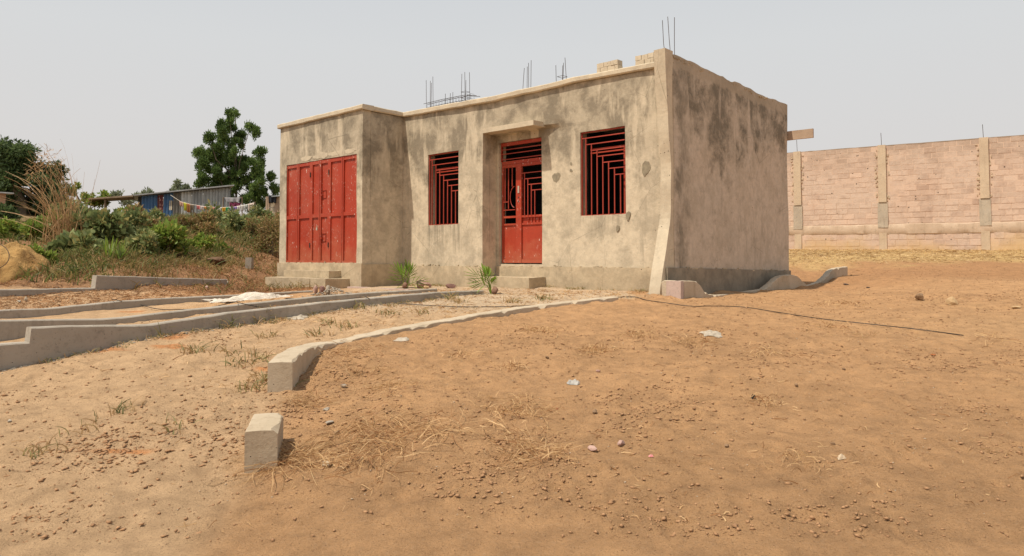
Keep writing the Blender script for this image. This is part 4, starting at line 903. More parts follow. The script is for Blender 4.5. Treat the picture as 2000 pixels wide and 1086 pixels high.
npobj('brown_litter', *joinnp([many_straw(x, y, .16, .005, .03), many_straw(x2, y2, .22, .007, .06)]), LITTER, label='brown dead grass litter behind the low walls and on the bank', cat='litter', kind='stuff')
x, y = scatter(13000, 7, 20, 17.8, 28.5, lambda x, y: sstep(17.8, 20.5, y) * ((x - BO[0]) * bn[0] + (y - BO[1]) * bn[1] > .05))
npobj('yellow_straw', *many_straw(x, y, .20, .008, .03), STRAW_Y, label='yellow dry straw along the foot of the block wall', cat='dry grass', kind='stuff')
# clods and pebbles
def clods(x, y, r):
    n = len(x); o = np.array([(1, 0, 0), (-1, 0, 0), (0, 1, 0), (0, -1, 0), (0, 0, 1), (0, 0, -1)], float)
    f = np.array([(0, 2, 4), (2, 1, 4), (1, 3, 4), (3, 0, 4), (2, 0, 5), (1, 2, 5), (3, 1, 5), (0, 3, 5)])
    a = rng.uniform(0, 6.28, n); ca_, sa = np.cos(a), np.sin(a)
    v = o[None] * rng.uniform(.55, 1.25, (n, 6, 1)) + rng.normal(0, .12, (n, 6, 3)); v = v * np.array([1.25, .75, .5]) * r[:, None, None]
    vx = v[..., 0] * ca_[:, None] - v[..., 1] * sa[:, None]; vy = v[..., 0] * sa[:, None] + v[..., 1] * ca_[:, None]
    V_ = np.stack([vx + x[:, None], vy + y[:, None], v[..., 2] + (gz(x, y) + r * .25)[:, None]], -1).reshape(-1, 3)
    return V_, (f[None] + (np.arange(n) * 6)[:, None, None]).reshape(-1, 3)
dn = lambda x, y: (.15 + .85 * sstep(0, .45, fbm(x * .9, y * .9, 3, 91)))
x, y = scatter(150000, -5, 8, 3.4, 11.5, lambda x, y: clear_house(x, y) * dn(x, y) * (.35 + .65 * sstep(10, 4, y))); r = .0040 + .015 * rng.random(len(x)) ** 5 * (1 + .5 * (rng.random(len(x)) < .03))
x2, y2 = scatter(6000, 2, 12, 8, 18, clear_house); r2 = .006 + .014 * rng.random(len(x2)) ** 4
x3 = []; y3 = []
for (u, v, n_, s_) in ((640, 740, 500, .28), (700, 820, 400, .35), (240, 880, 350, .22), (180, 870, 300, .2), (440, 860, 260, .2), (560, 815, 260, .15), (1970, 880, 120, .12), (1900, 800, 150, .15), (1240, 830, 150, .2), (400, 800, 200, .25)):
    p = G(u, v); x3 += list(rng.normal(p[0], s_, n_)); y3 += list(rng.normal(p[1], s_ * 1.2, n_))
x3 = np.array(x3); y3 = np.array(y3); r3 = .005 + .016 * rng.random(len(x3)) ** 3
ce = simple('soil_clods', (.44, .25, .13), (.26, .14, .07), 30, 1, 0)
npobj('soil_clods', *joinnp([clods(x, y, r), clods(x2, y2, r2), clods(x3, y3, r3)]), ce, label='crumbly soil clods and pebbles scattered over the bare ground', cat='soil clods', kind='stuff')
qd = (np.array(LA[1]) - np.array(LA[0])) / 6.58; ss = rng.uniform(-.5, 6.4, 1500); dd = np.abs(rng.normal(0, .05, 1500)) + .01
npobj('mortar_splash', *clods(LA[0][0] + qd[0] * ss + .79 * dd, LA[0][1] + qd[1] * ss - .613 * dd, .004 + .013 * rng.random(1500) ** 2), GREYST, label='grey mortar crumbs spilled along the foot of the nearest low wall', cat='mortar crumbs', kind='stuff')
x, y = scatter(2600, -5, 8, 3.6, 13, clear_house); npobj('pale_pebbles', *clods(x, y, .003 + .006 * rng.random(len(x)) ** 2), simple('pale_grit', (.58, .46, .34), (.4, .3, .2), 30, 1, 0), label='pale grit sprinkled on the soil', cat='grit', kind='stuff')
# weeds on the sandy path and along the wall feet
L = []
for (u, v, n_, h) in ((380, 688, 40, .12), (300, 655, 14, .10), (320, 655, 16, .16), (500, 632, 30, .12), (520, 625, 26, .22), (440, 640, 22, .18), (620, 655, 30, .1), (680, 640, 40, .10), (760, 615, 40, .10), (820, 612, 30, .1), (640, 630, 30, .08),
        (240, 805, 30, .10), (72, 888, 40, .08), (510, 745, 40, .10), (480, 760, 40, .1), (500, 700, 30, .12), (455, 690, 24, .1), (520, 660, 30, .1), (470, 715, 26, .1), (880, 585, 30, .15), (900, 590, 30, .1), (1060, 585, 40, .1), (1000, 590, 30, .1), (160, 838, 14, .1), (340, 836, 14, .1), (700, 602, 20, .14), (540, 745, 20, .1)):
    p = G(u, v); L.append(tuft(p[0], p[1], n_, h, .1, .004 + .0004 * p[1], 1.0, .07))
for k in range(70):
    s = rng.random() * 5.8; q = np.array(LA[0]) + (np.array(LA[1]) - np.array(LA[0])) / 6.58 * s + np.array([.79, -.613]) * abs(rng.normal(.05, .05)); L.append(tuft(q[0], q[1], 8, .06, .05, .005, 1.1, .05))
for k in range(60):
    t = rng.uniform(.3, 6.4); e0 = (.06 if t < 3.9 else .46) + abs(rng.normal(0, .06)); q = W(t, e0, 0); L.append(tuft(q[0], q[1], 9, .07, .05, .006, 1.2, .06))
npobj('weeds', *joinnp(L), WEED, label='sparse wilted weeds along the wall feet and the sandy path', cat='weeds', kind='stuff')

# ------------------------------------------------------------------ litter objects
def crumple(name, u, v, wpx, hpx, mat, lb, cat, seed, amp=.35, n=14, flat=.4):
    p = G(u, v); w_ = wpx / F * p[1]; d_ = w_ * .7; h_ = hpx / F * p[1]; vs = []; fs = []
    r_ = np.random.default_rng(seed)
    for i_ in range(n):
        for j in range(n):
            a = (i_ / (n - 1) - .5) * w_; b = (j / (n - 1) - .5) * d_; rr = max(abs(i_ / (n - 1) - .5), abs(j / (n - 1) - .5)) * 2
            k = vnoise(np.array([i_ * amp + seed]), np.array([j * amp * 1.3]), seed)[0]; a2 = a * (1 + .25 * k); b2 = b * (1 - .25 * vnoise(np.array([i_ * .3]), np.array([j * .3 + seed]), seed + 2)[0])
            hh = h_ * (1 - rr ** 3) * (.5 + .5 * abs(k) + .25 * r_.random()) + .004; x = p[0] + a2; y = p[1] + b2; vs.append((x, y, gs(x, y) + hh))
    fs = [(i_ * n + j, (i_ + 1) * n + j, (i_ + 1) * n + j + 1, i_ * n + j + 1) for i_ in range(n - 1) for j in range(n - 1)]
    o = npobj(name, np.array(vs), fs, mat, label=lb, cat=cat); md = o.modifiers.new('t', 'SOLIDIFY'); md.thickness = .002; return o
crumple('crumpled_paper', 1120, 750, 23, 8, simple('grey_paper', (.55, .52, .46), (.36, .34, .31), 14), 'crumpled grey paper lying on the open slope', 'paper', 3)
crumple('plastic_bag', 1390, 655, 38, 7, CLEARPL, 'crumpled pale plastic bag upper right of the slope', 'plastic bag', 5)
crumple('wrapper', 1272, 893, 9, 5, simple('red_wrapper', (.6, .08, .08), (.75, .5, .48), 30), 'small red and white wrapper at the bottom edge', 'wrapper', 7, n=8)
crumple('black_scrap', 1472, 779, 9, 8, BLACKPL, 'tiny black plastic scrap beside a straw wisp', 'scrap', 8, n=7)
crumple('leaf', 1643, 897, 14, 9, simple('dead_leaf', (.6, .48, .34), (.4, .28, .17), 20), 'curled pale dead leaf near the bottom right', 'leaf', 9, n=7)
crumple('plastic_scrap', 580, 622, 34, 5, CLEARPL, 'flat dirty plastic strip at the foot of the nearest low wall', 'plastic scrap', 10)
crumple('plastic_scrap', 785, 664, 26, 5, CLEARPL, 'thin pale plastic scrap just below the curving kerb', 'plastic scrap', 11, n=9)
# white sheet between the walls
p = G(520, 586); n = 44; vs = []
for i_ in range(n):
    for j in range(n):
        a = i_ / (n - 1) - .5; b = j / (n - 1) - .5; dd = (np.array(LC[1]) - np.array(LC[0])); dd /= np.linalg.norm(dd); nn_ = np.array([dd[1], -dd[0]])
        q = np.array([-4.62, 11.95]) + dd * a * 1.35 * (1 + .15 * math.sin(b * 7)) + nn_ * (b * .55 + .34 + .04 * math.sin(a * 12)); rr = max(abs(a), abs(b)) * 2
        hh = (.10 * (1 - rr ** 2) * (.55 + .45 * math.sin(a * 9 + 1)) + .06 * abs(float(fbm(np.array([a * 9]), np.array([b * 7]), 3, 4)[0]))) + .006; vs.append((q[0], q[1], float(base_z(q[0], q[1])) + hh + .03))
fs = [(i_ * n + j, (i_ + 1) * n + j, (i_ + 1) * n + j + 1, i_ * n + j + 1) for i_ in range(n - 1) for j in range(n - 1)]
npobj('plastic_sheet', np.array(vs), fs, WHITEPL, label='rumpled white plastic sheet lying between two low walls', cat='plastic sheet')
# black cable
cp3 = []
def onwall(line, u, v, lift=.012): q = seg(*line, u); return np.array([q[0], q[1], zat(v, q[1]) + lift])
q = onwall(LC, 225, 588.4); cp3 += [q + np.array([-.1, .13, 0]), q + np.array([.04, -.02, .01])]
q2 = G(270, 597); q3 = G(318, 606); cp3 += [q2 + (0, 0, .02), q3 + (0, 0, .012)]
q = onwall(LB, 470, 594.5); cp3 += [G(400, 603) + (0, 0, .012), q + np.array([-.12, .14, .01]), q + np.array([.0, -.03, .012])]
q = onwall(LB, 520, 592, .0); cp3 += [q + np.array([.03, -.06, -.06]), np.array([*(seg(*LB, 578) + np.array([.2, -.25])), -.70])]
q = onwall(LA, 712, 584.5); cp3 += [q + np.array([-.3, .3, -.03]), q + np.array([-.03, .12, .01]), q + np.array([.05, -.03, .012])]
for u, v in ((735, 590), (773, 592), (830, 596), (900, 599), (960, 599), (1040, 596.5), (1100, 591), (1160, 584), (1232, 579.5), (1262, 586), (1290, 590), (1350, 598), (1385, 597.5), (1450, 599.5), (1520, 610), (1600, 622), (1700, 633), (1800, 644), (1890, 656)): cp3.append(G(u, v, .012))
cp3 = np.array(cp3); P2 = []
for i_ in range(len(cp3) - 1):
    a, b = cp3[max(i_ - 1, 0)], cp3[i_]; c_, d_ = cp3[i_ + 1], cp3[min(i_ + 2, len(cp3) - 1)]
    for t in np.linspace(0, 1, 8)[:-1]: P2.append(.5 * ((2 * b) + (-a + c_) * t + (2 * a - 5 * b + 4 * c_ - d_) * t * t + (-a + 3 * b - 3 * c_ + d_) * t ** 3))
m = M(); m.tube(P2, .0055, 6); obj('cable', m, BLACKPL, label='long thin black cable running over the low walls and across the slope', cat='cable')
# yellow sand heap with a bent rod on it
n = 70; vs = []; c0 = at(-22, 540, 12.9)[:2]
SAND = N('yellow_sand'); SAND.col(SAND.mix(SAND.rng(SAND.noise(3, 6, .65), .35, .65), (.58, .35, .13), (.42, .23, .08))); SAND.b.inputs['Roughness'].default_value = 1
b_ = SAND.bump(SAND.noise(7, 7, .75), 1.0, .12); SAND.bump(SAND.noise(50, 4, .7), .5, .01, b_)
for i_ in range(n):
    for j in range(n):
        a = (i_ / (n - 1) - .5) * 2; b = (j / (n - 1) - .5) * 2; r_ = math.hypot(a, b); x = c0[0] + a * .82; y = c0[1] + b * 1.25
        h = .60 * max(0, 1 - r_ ** 1.5) ** .7; h *= 1 + .30 * float(fbm(np.array([x * 2.2]), np.array([y * 2.2]), 3, 3)[0]); h += min(h, .3) * .4 * float(fbm(np.array([x * 6]), np.array([y * 6]), 4, 7)[0]); vs.append((x, y, gs(x, y) + h - .03 - (.1 if r_ > .97 else 0)))
fs = [(i_ * n + j, (i_ + 1) * n + j, (i_ + 1) * n + j + 1, i_ * n + j + 1) for i_ in range(n - 1) for j in range(n - 1)]
npobj('sand_heap', np.array(vs), fs, SAND.m, smooth=True, label='heap of yellow sand behind the low wall at the left edge', cat='sand heap')
m = M(); m.tube([at(-16 + 34 * math.sin(q), 500 - 26 * math.cos(q), 11.75 + .1 * math.cos(q)) for q in np.linspace(.3, math.pi - .3, 14)], .006, 6); obj('bent_rod', m, STEEL, label='thin rusty rod bent in an arc over the sand heap', cat='rod')

# ------------------------------------------------------------------ palm seedlings
def leafstrip(m, p0, p1, wd, droop=.3, fold=.4, n=5):
    p0 = np.array(p0); p1 = np.array(p1); d = p1 - p0; L_ = np.linalg.norm(d); s_ = np.cross(d, (0, 0, 1)); s_ /= np.linalg.norm(s_) + 1e-9; vs = []
    for k in range(n + 1):
        t = k / n; c_ = p0 + d * t + np.array([0, 0, -droop * L_ * t * t]); w_ = wd * math.sin(math.pi * min(.97, .08 + .9 * t)) ** .7
        vs += [c_ - s_ * w_, c_ + np.array([0, 0, -fold * w_]), c_ + s_ * w_]
    fs = []
    for k in range(n): fs += [(3 * k, 3 * k + 1, 3 * k + 4, 3 * k + 3), (3 * k + 1, 3 * k + 2, 3 * k + 5, 3 * k + 4)]
    m.add(vs, fs)
def open_obj(name, m, mat, parent=None, **kw): return npobj(name, np.array(m.v), m.f, mat, parent, False, False, **kw)
def seedling(u, v, hpx, lb, fronds, husk=True, husk_dx=.06):
    p = G(u, v); s = p[1] / F; rt = empty('palm_seedling', p, lb, 'palm seedling')
    st = M(); 
    for (ub, vb, ut, vt, dy, fan, wdt) in fronds:
        wdt *= 1.9
        a = p + np.array([(ub) * s, 0, vb * s]); b = p + np.array([ut * s, dy, vt * s]); lf = M(); mid = (a + b) / 2 + np.array([0, 0, .02]); st.tube([p + (0, 0, -.03), a, mid * .5 + a * .5], .009, 6, .005)
        ax = b - a; Ln = np.linalg.norm(ax); ax /= Ln; side = np.cross(ax, (0.2, -1, 0.1)); side /= np.linalg.norm(side)
        for k in range(fan):
            t = .25 + .75 * k / max(1, fan - 1); q = a + ax * Ln * t * .55
            for sg in (-1, 1):
                an = (1 - t) * 1.0 + .18; tip = q + (ax * math.cos(an) + side * sg * math.sin(an)) * Ln * (.5 + .1 * rng.random()) + np.array([0, rng.normal(0, .03), 0])
                leafstrip(lf, q, tip, wdt, .12, .5)
        open_obj('leaf', lf, L_PALM, rt)
    obj('stem', st, L_PALM, rt)
    if husk:
        vs, f = rock(p + (husk_dx, -.03, .06), .085, 5, (.75, .75, 1.1), 1); npobj('husk', vs, f, HUSK, rt, True)
seedling(793, 563, 50, 'palm seedling with upright green fan leaf in the shaded corner', [(2, 12, -28, 50, .05, 5, .012), (3, 14, 2, 56, .0, 6, .013), (4, 14, 16, 50, -.03, 5, .012), (0, 8, -32, 22, -.05, 3, .010), (6, 8, 45, 18, -.08, 4, .010)], True, -.02)
seedling(960, 574, 50, 'yellowing palm seedling with brown husk at the end of the low walls', [(-6, 20, -50, 50, .0, 5, .010), (-6, 24, -22, 58, .05, 5, .010), (-4, 20, -8, 54, -.04, 5, .010), (-2, 18, 10, 34, -.06, 5, .009), (-8, 16, -44, 26, -.04, 4, .010)], True, .05)

# ------------------------------------------------------------------ plants on the bank
def leaves(C_, n, size, asp=.45, upb=.4, jit=.35):
    """C_: (k,4) clump centres and radii; leaf-shaped folded quads spread through them"""
    C_ = np.array(C_, float); wgt = C_[:, 3] ** 2; idx = rng.choice(len(C_), n, p=wgt / wgt.sum()); d = rng.normal(size=(n, 3)); d /= np.linalg.norm(d, axis=1)[:, None]
    rad = C_[idx, 3] * (rng.random(n) ** .45) * (1 + .15 * rng.normal(size=n)); sq = C_[idx, 4] if C_.shape[1] > 4 else np.ones(n)
    P = C_[idx, :3] + d * rad[:, None] * np.stack([np.ones(n), np.ones(n), sq], 1)
    ax = d + rng.normal(0, jit * 1.6, (n, 3)) + np.array([0, 0, upb]); ax /= np.linalg.norm(ax, axis=1)[:, None]
    sd = np.cross(ax, rng.normal(size=(n, 3))); sd /= np.linalg.norm(sd, axis=1)[:, None]; l = size * rng.uniform(.6, 1.3, n)[:, None]; w_ = l * asp * .5; nn_ = np.cross(ax, sd)
    V_ = np.stack([P, P + ax * l * .5 + sd * w_ + nn_ * w_ * .3, P + ax * l, P + ax * l * .5 - sd * w_ + nn_ * w_ * .3], 1).reshape(-1, 3)
    i0 = np.arange(n)[:, None] * 4; return V_, np.concatenate([np.stack([i0[:, 0], i0[:, 0] + 1, i0[:, 0] + 2, i0[:, 0] + 3], 1)])
def shrub(u, v, wpx, hpx, n, size, mat, lb, name='shrub', Y=None, cat='shrub', asp=.5, k=12, stem=True, group=None, upb=.4):
    p = G(u, v) if Y is None else at(u, v, Y); s = p[1] / F; rt = empty(name, p, lb, cat, group); C_ = []
    for _ in range(k):
        a = rng.uniform(-1, 1); h = rng.random(); wv = math.sqrt(max(.05, 1 - (abs(a)) ** 2)); C_.append((p[0] + a * wpx / 2 * s * .8, p[1] + rng.uniform(-.4, .4) * wpx * s * .5, p[2] + (.12 + .8 * h * wv) * hpx * s, hpx * s * rng.uniform(.14, .30)))
    npobj('foliage', *leaves(C_, n, size, asp, upb), mat, rt)
    if stem:
        m = M()
        for c_ in C_[::2]: m.tube([p + (rng.normal(0, .06), rng.normal(0, .06), -.05), (p + np.array(c_[:3])) / 2 + rng.normal(0, .04, 3), c_[:3]], .014 * p[1] / 17, 4, .006)
        obj('stem', m, BARK, rt)
    return rt
shrub(35, 468, 110, 50, 2600, .12, L_GREEN, 'low mixed green shrub at the left edge above the sand heap'); shrub(95, 462, 90, 45, 1800, .12, L_GREEN, 'green shrub at the foot of the tall dry reeds, left of the broad-leaved plants')
shrub(5, 440, 80, 40, 1300, .13, L_DARK, 'dark shrub in front of the wooden hut at the left edge')
shrub(325, 503, 115, 62, 2800, .13, L_GREEN, 'bright green rounded shrub in the middle of the bank', k=18)
shrub(190, 480, 90, 76, 1500, .19, L_BIG, 'tall broad-leaved plant beside the dry reeds', asp=.8, name='broad_leaved_plant', cat='plant', k=14); shrub(150, 500, 80, 45, 800, .17, L_BIG, 'lower broad-leaved plant spreading at the left of the spiky grass', asp=.8, name='broad_leaved_plant', cat='plant')
shrub(240, 470, 90, 70, 1500, .13, L_BIG, 'olive bushy shrub right of the tall broad-leaved plant', k=14); shrub(275, 455, 70, 55, 1000, .12, L_DRY, 'half-dry shrub in front of the blue hut wall')
shrub(395, 455, 70, 40, 1300, .11, L_DRY, 'dry brown shrub under the coloured washing'); shrub(465, 455, 90, 42, 1300, .15, L_BIG, 'spreading green shrub under the white washing', upb=.0)
shrub(530, 495, 60, 75, 2600, .07, L_DRY, 'tangled brown shrub against the left corner of the house', k=20); shrub(500, 470, 60, 42, 1500, .08, L_DRY, 'dry grassy shrub left of the tangled brown one')
shrub(430, 492, 34, 14, 260, .13, L_GREEN, 'small bright green weed patch on the bare bank', name='weed_patch', cat='weed'); shrub(420, 440, 34, 46, 160, .18, L_BIG, 'thin sapling with few leaves in front of the tin wall', k=6, name='sapling', cat='sapling')
shrub(300, 440, 60, 32, 900, .12, L_BIG, 'leafy shrub hiding the foot of the blue tin door'); shrub(352, 452, 70, 30, 900, .11, L_DRY, 'dry shrub hiding the foot of the bright corrugated sheet'); shrub(505, 430, 50, 26, 700, .14, L_BIG, 'leafy shrub beside the end of the washing line')
shrub(540, 455, 40, 38, 1200, .08, L_DRY, 'dry shrub below the black cloth'); shrub(135, 430, 60, 40, 700, .14, L_BIG, 'green shrub behind the tall dry reeds', Y=24)
shrub(62, 512, 80, 30, 1300, .10, L_GREEN, 'low green shrub on the bank above the right flank of the sand heap'); shrub(155, 478, 70, 40, 1300, .12, L_GREEN, 'leafy green shrub at the right foot of the dry reeds')
shrub(275, 500, 64, 44, 1400, .12, L_BIG, 'olive shrub between the arching grass plant and the rounded bright shrub'); shrub(390, 492, 60, 34, 1200, .12, L_GREEN, 'green shrub at the right side of the rounded bright shrub'); shrub(250, 448, 70, 40, 1200, .13, L_GREEN, 'tall green shrub under the porch roof end')
# undergrowth (stuff)
def blades(x, y, h, wid, lean=.6):
    n = len(x); a = rng.uniform(0, 2 * math.pi, n); k = 4; s = np.linspace(0, 1, k)[None, :]; l = h * rng.uniform(.4, 1.2, n)[:, None]; le = lean * rng.uniform(.2, 1.5, n)[:, None]; r_ = l * le * s ** 1.6
    return ribbons(np.stack([x[:, None] + np.cos(a)[:, None] * r_, y[:, None] + np.sin(a)[:, None] * r_, gz(x, y)[:, None] + l * s * (1 - .3 * le * s)], -1), wid * rng.uniform(.6, 1.3, n))
x, y = scatter(50000, -15, -5, 12.5, 28, lambda x, y: bank_mask(x, y) * sstep(.8, -.4, (x + 7.6) - (y - 14) * .05) * (.3 + .7 * sstep(-.2, .2, fbm(x * .9, y * .9, 3, 95))))
npobj('green_undergrowth', *blades(x, y, .26, .012, .8), leafmat('undergrowth', (.10, .14, .035), (.22, .23, .06), (.34, .25, .10), .3), label='rough green grass and weeds covering the upper left bank', cat='grass', kind='stuff')
x, y = scatter(42000, -10.5, -2.5, 12.6, 26, lambda x, y: bank_mask(x, y) * (.15 + .85 * sstep(.0, .35, fbm(x * .7 + 3, y * .7, 3, 97) + .25 * sstep(17, 20, y))) * (1 - .75 * np.exp(-((x + 7.0) ** 2 + (y - 18.5) ** 2 * .3) / 1.2)))
npobj('dry_undergrowth', *blades(x, y, .20, .009, .9), leafmat('dryundergrowth', (.26, .19, .07), (.42, .28, .12), (.17, .16, .05), .3), label='dry yellow-brown grass covering the right part of the bank', cat='grass', kind='stuff')
# tall dry reeds
p0 = G(128, 478); s = p0[1] / F; rt = empty('dry_reeds', p0, 'clump of very tall bleached dry reeds leaning left', 'reeds'); n = 210
def arcs(tips, n, wid, jit):
    k = 8; idx = rng.integers(0, len(tips), n); t_ = np.array(tips, float)[idx]; bx = p0[0] + rng.normal(0, .22, n); by = p0[1] + rng.normal(0, .2, n); bz = gz(bx, by) - .02
    tx = p0[0] + (t_[:, 0] - 128) * s + rng.normal(0, jit, n); tz = (505 - t_[:, 1]) * s + rng.normal(0, jit * 1.5, n); ty = p0[1] + rng.normal(0, .3, n); q = np.linspace(0, 1, k)[None, :]
    sx = bx[:, None] + (tx - bx)[:, None] * q ** 1.6; sy = by[:, None] + (ty - by)[:, None] * q; sz = bz[:, None] + (tz - bz)[:, None] * (1 - (1 - q) ** 1.35); return ribbons(np.stack([sx, sy, sz], -1), wid * rng.uniform(.6, 1.2, n))
npobj('stalks', *joinnp([arcs([(60, 335), (85, 305), (100, 300), (110, 330), (125, 360), (140, 370), (118, 345), (45, 350)], 80, .008, .14), arcs([(30, 390), (60, 400), (150, 400), (100, 400), (10, 380), (160, 430)], 55, .008, .2)]), REED, rt, kind='stuff')
p1 = G(150, 470); L = []
for (u, v) in ((105, 300), (122, 305), (140, 300), (150, 340), (165, 335), (196, 312), (185, 350), (98, 320)):
    b = at(u, v, p0[1]); a = p0 + rng.normal(0, .1, 3) * (1, 1, 0); k = np.linspace(0, 1, 9)[:, None]; L.append(((a + (b - a) * k) + np.array([.12, 0, 0]) * np.sin(k * math.pi))[None])
npobj('wisps', *ribbons(np.concatenate(L), np.full(len(L), .005)), REED, rt)
for q_, r_ in (((85, 318), .28), ((98, 308), .25), ((68, 332), .22)): npobj('plume', *leaves([(*at(*q_, p0[1]), r_)], 60, .14, .10, -.3), REED, rt, kind='stuff')
# spiky grass plants
for (u, v, h, n, lb) in ((214, 505, 62, 26, 'spiky green grass plant with long upright blades'), (236, 508, 44, 26, 'arching green grass plant right of the upright spiky one')):
    p = G(u, v); s = p[1] / F; rt = empty('spiky_grass', p, lb, 'grass plant')
    for k in range(n):
        m = M(); a = rng.uniform(0, 6.28); ln = h * s * rng.uniform(.6, 1.05); le = rng.uniform(.1, .75); tip = p + np.array([math.cos(a) * ln * le, math.sin(a) * ln * le * .6, ln * (1.0 - .35 * le)]); leafstrip(m, p + (rng.normal(0, .03), rng.normal(0, .03), 0), tip, .013, .32 * le, .5, 7); open_obj('blade', m, L_PALM if k % 3 else L_BIG, rt)

# ------------------------------------------------------------------ trees
def tree(name, lb, Y, base, clumps, n, size, mat, trunk_r=.16, sq=1., asp=.4, group=None, dy=.35, sub=7, upb=.4, rr=(.16, .36), nl=99):
    pb = at(base[0], base[1], Y); pb[2] = min(pb[2], 2.0); s = Y / F; rt = empty(name, pb, lb, 'tree', group); C_ = []; L0 = []
    for (u, v, r) in clumps:
        c_ = at(u, v, Y); c_[1] += rng.uniform(-1, 1) * dy * 3; L0.append(c_)
        for _ in range(sub):
            d = rng.normal(size=3); d /= np.linalg.norm(d); q = c_ + d * r * s * rng.uniform(.35, .95) * np.array([1, 1, .9]); C_.append((*q, r * s * rng.uniform(*rr), sq))
    npobj('crown', *leaves(C_, n, size, asp, upb), mat, rt)
    m = M(); top = L0[0]; hub = pb + (top - pb) * .45
    m.tube([pb - (0, 0, .5), (pb + hub) / 2 + rng.normal(0, .1, 3), hub, hub + (top - hub) * .5, top], trunk_r, 7, .03); obj('trunk', m, BARK, rt)
    for c_ in L0[1:][::max(1, len(L0) // nl)]:
        st = pb + (top - pb) * rng.uniform(.15, .6); mm = (st + c_) / 2 + rng.normal(0, .15, 3) * Y / 40; m = M(); m.tube([st, mm, c_], trunk_r * .38, 5, .02); obj('limb', m, BARK, rt)
    return rt
BT = [(450, 217, 7), (448, 226, 8)]
for (v, spans) in ((238, ((437, 460),)), (250, ((426, 464), (490, 498))), (262, ((416, 468), (496, 508))), (275, ((408, 470), (503, 516))), (288, ((400, 474), (500, 512))), (300, ((376, 382), (392, 478), (496, 508))), (312, ((386, 482), (494, 506))), (325, ((390, 486), (496, 524))), (338, ((384, 528),)), (350, ((388, 526),)), (362, ((392, 530),)), (375, ((404, 524),)), (388, ((430, 516),)), (400, ((440, 512),))):
    for (ua, ub) in spans:
        for u in np.arange(ua + 4, ub, 11.0):
            if rng.random() < .84: BT.append((u + rng.normal(0, 2.0), v + rng.normal(0, 2.5), rng.uniform(6.5, 11)))
tree('broadleaf_tree', 'tall open-crowned dark green tree behind the tin hut', 45, (462, 440), BT, 52000, .17, L_TREE, .09, asp=.36, sub=6, dy=.28, upb=1.3, rr=(.35, .6), sq=1.7, nl=16)
tree('dense_tree', 'dense dome of dark green foliage at the left edge', 32, (40, 430), [(35, 300, 30), (0, 300, 34), (-45, 315, 50), (55, 320, 36), (20, 345, 48), (80, 340, 26), (95, 365, 22), (60, 370, 40), (0, 390, 50), (40, 405, 44), (90, 400, 26), (105, 385, 16), (112, 408, 14), (-60, 380, 60), (70, 305, 22), (88, 330, 18), (104, 352, 16), (112, 368, 12)], 34000, .19, L_DARK, .3, asp=.35, sub=12, upb=-.2, rr=(.30, .50), nl=5)
tree('far_tree', 'distant tree with haze painted into its pale leaves, left of the tall one, above the tin roof', 62, (345, 400), [(350, 362, 9), (360, 368, 9), (340, 372, 9), (372, 372, 8), (330, 375, 7), (383, 375, 7), (355, 378, 14)], 1300, .32, L_HAZE, .1, sub=4)
tree('far_tree', 'sparse distant tree greyed by painted haze, above the lean-to roof', 58, (285, 400), [(282, 374, 8), (295, 379, 8), (270, 381, 7), (240, 381, 8), (226, 383, 7), (255, 386, 9), (290, 390, 12), (245, 394, 14)], 1000, .28, L_HAZE, .1, sub=4)
tree('small_tree', 'small green tree right of the dry reeds', 40, (180, 420), [(163, 374, 12), (185, 380, 12), (152, 385, 12), (172, 392, 16), (195, 398, 12), (140, 398, 12)], 1900, .2, L_GREEN, .1, sub=6)
tree('small_tree', 'dark small tree with round leaves at the right flank of the dense dome', 30, (125, 430), [(120, 372, 10), (130, 385, 12), (125, 400, 16), (140, 410, 14), (118, 415, 16)], 1500, .17, L_DARK, .08, sub=6)

# ------------------------------------------------------------------ huts
def corrug(m, p0, p1, z0a, z0b, z1a, z1b, pitch=.09, amp=.014, th=.004):
    p0 = np.array(p0, float); p1 = np.array(p1, float); d = p1 - p0; L_ = np.linalg.norm(d); d /= L_; nn_ = np.array([d[1], -d[0]]); n = int(L_ / pitch * 6) + 2; vs = []
    for i_ in range(n):
        t = i_ / (n - 1); q = p0 + d * L_ * t + nn_ * amp * math.sin(t * L_ / pitch * 2 * math.pi); vs += [(*q, z0a + (z0b - z0a) * t), (*q, z1a + (z1b - z1a) * t)]
    m.add(vs, [(2 * i_, 2 * i_ + 2, 2 * i_ + 3, 2 * i_ + 1) for i_ in range(n - 1)])
def metal(name, a, b, ro=.45):
    n = N(name); c = n.mix(n.rng(n.noise(1.2, 5, .6, n.scale(n.pos, (3, 3, .6))), .35, .65), a, b); c = n.mix(n.rng(n.noise(6, 4), .55, .8, 0, .5), c, (.16, .11, .08)); n.col(c)
    n.b.inputs['Roughness'].default_value = ro; n.b.inputs['Metallic'].default_value = .25; return n.m
ZINC = metal('galvanised_sheet', (.42, .43, .42), (.28, .29, .29)); ZINCB = metal('bright_galvanised_sheet', (.60, .60, .58), (.42, .43, .42)); BLUE = metal('blue_painted_sheet', (.10, .20, .36), (.07, .14, .27), .6)
DULL = metal('dull_sheet', (.24, .22, .19), (.18, .165, .145), .7); ROOFM = metal('tin_roof', (.34, .34, .34), (.25, .24, .23))
S0 = at(266, 440, 38.2)[:2]; S1 = at(449, 440, 36)[:2]
def sp_(u):
    k = (u - PX) / F; d = S1 - S0; q = (k * S0[1] - S0[0]) / (d[0] - k * d[1]); return S0 + d * q
def zr(u): q = sp_(u); return ray(u, np.interp(u, [180, 265, 460], [388.5, 382.5, 363]))[2] * q[1]
hut = empty('tin_hut', (*((S0 + S1) / 2), 1.6), 'long lean-to hut of corrugated tin sheets with blue painted door end', 'hut')
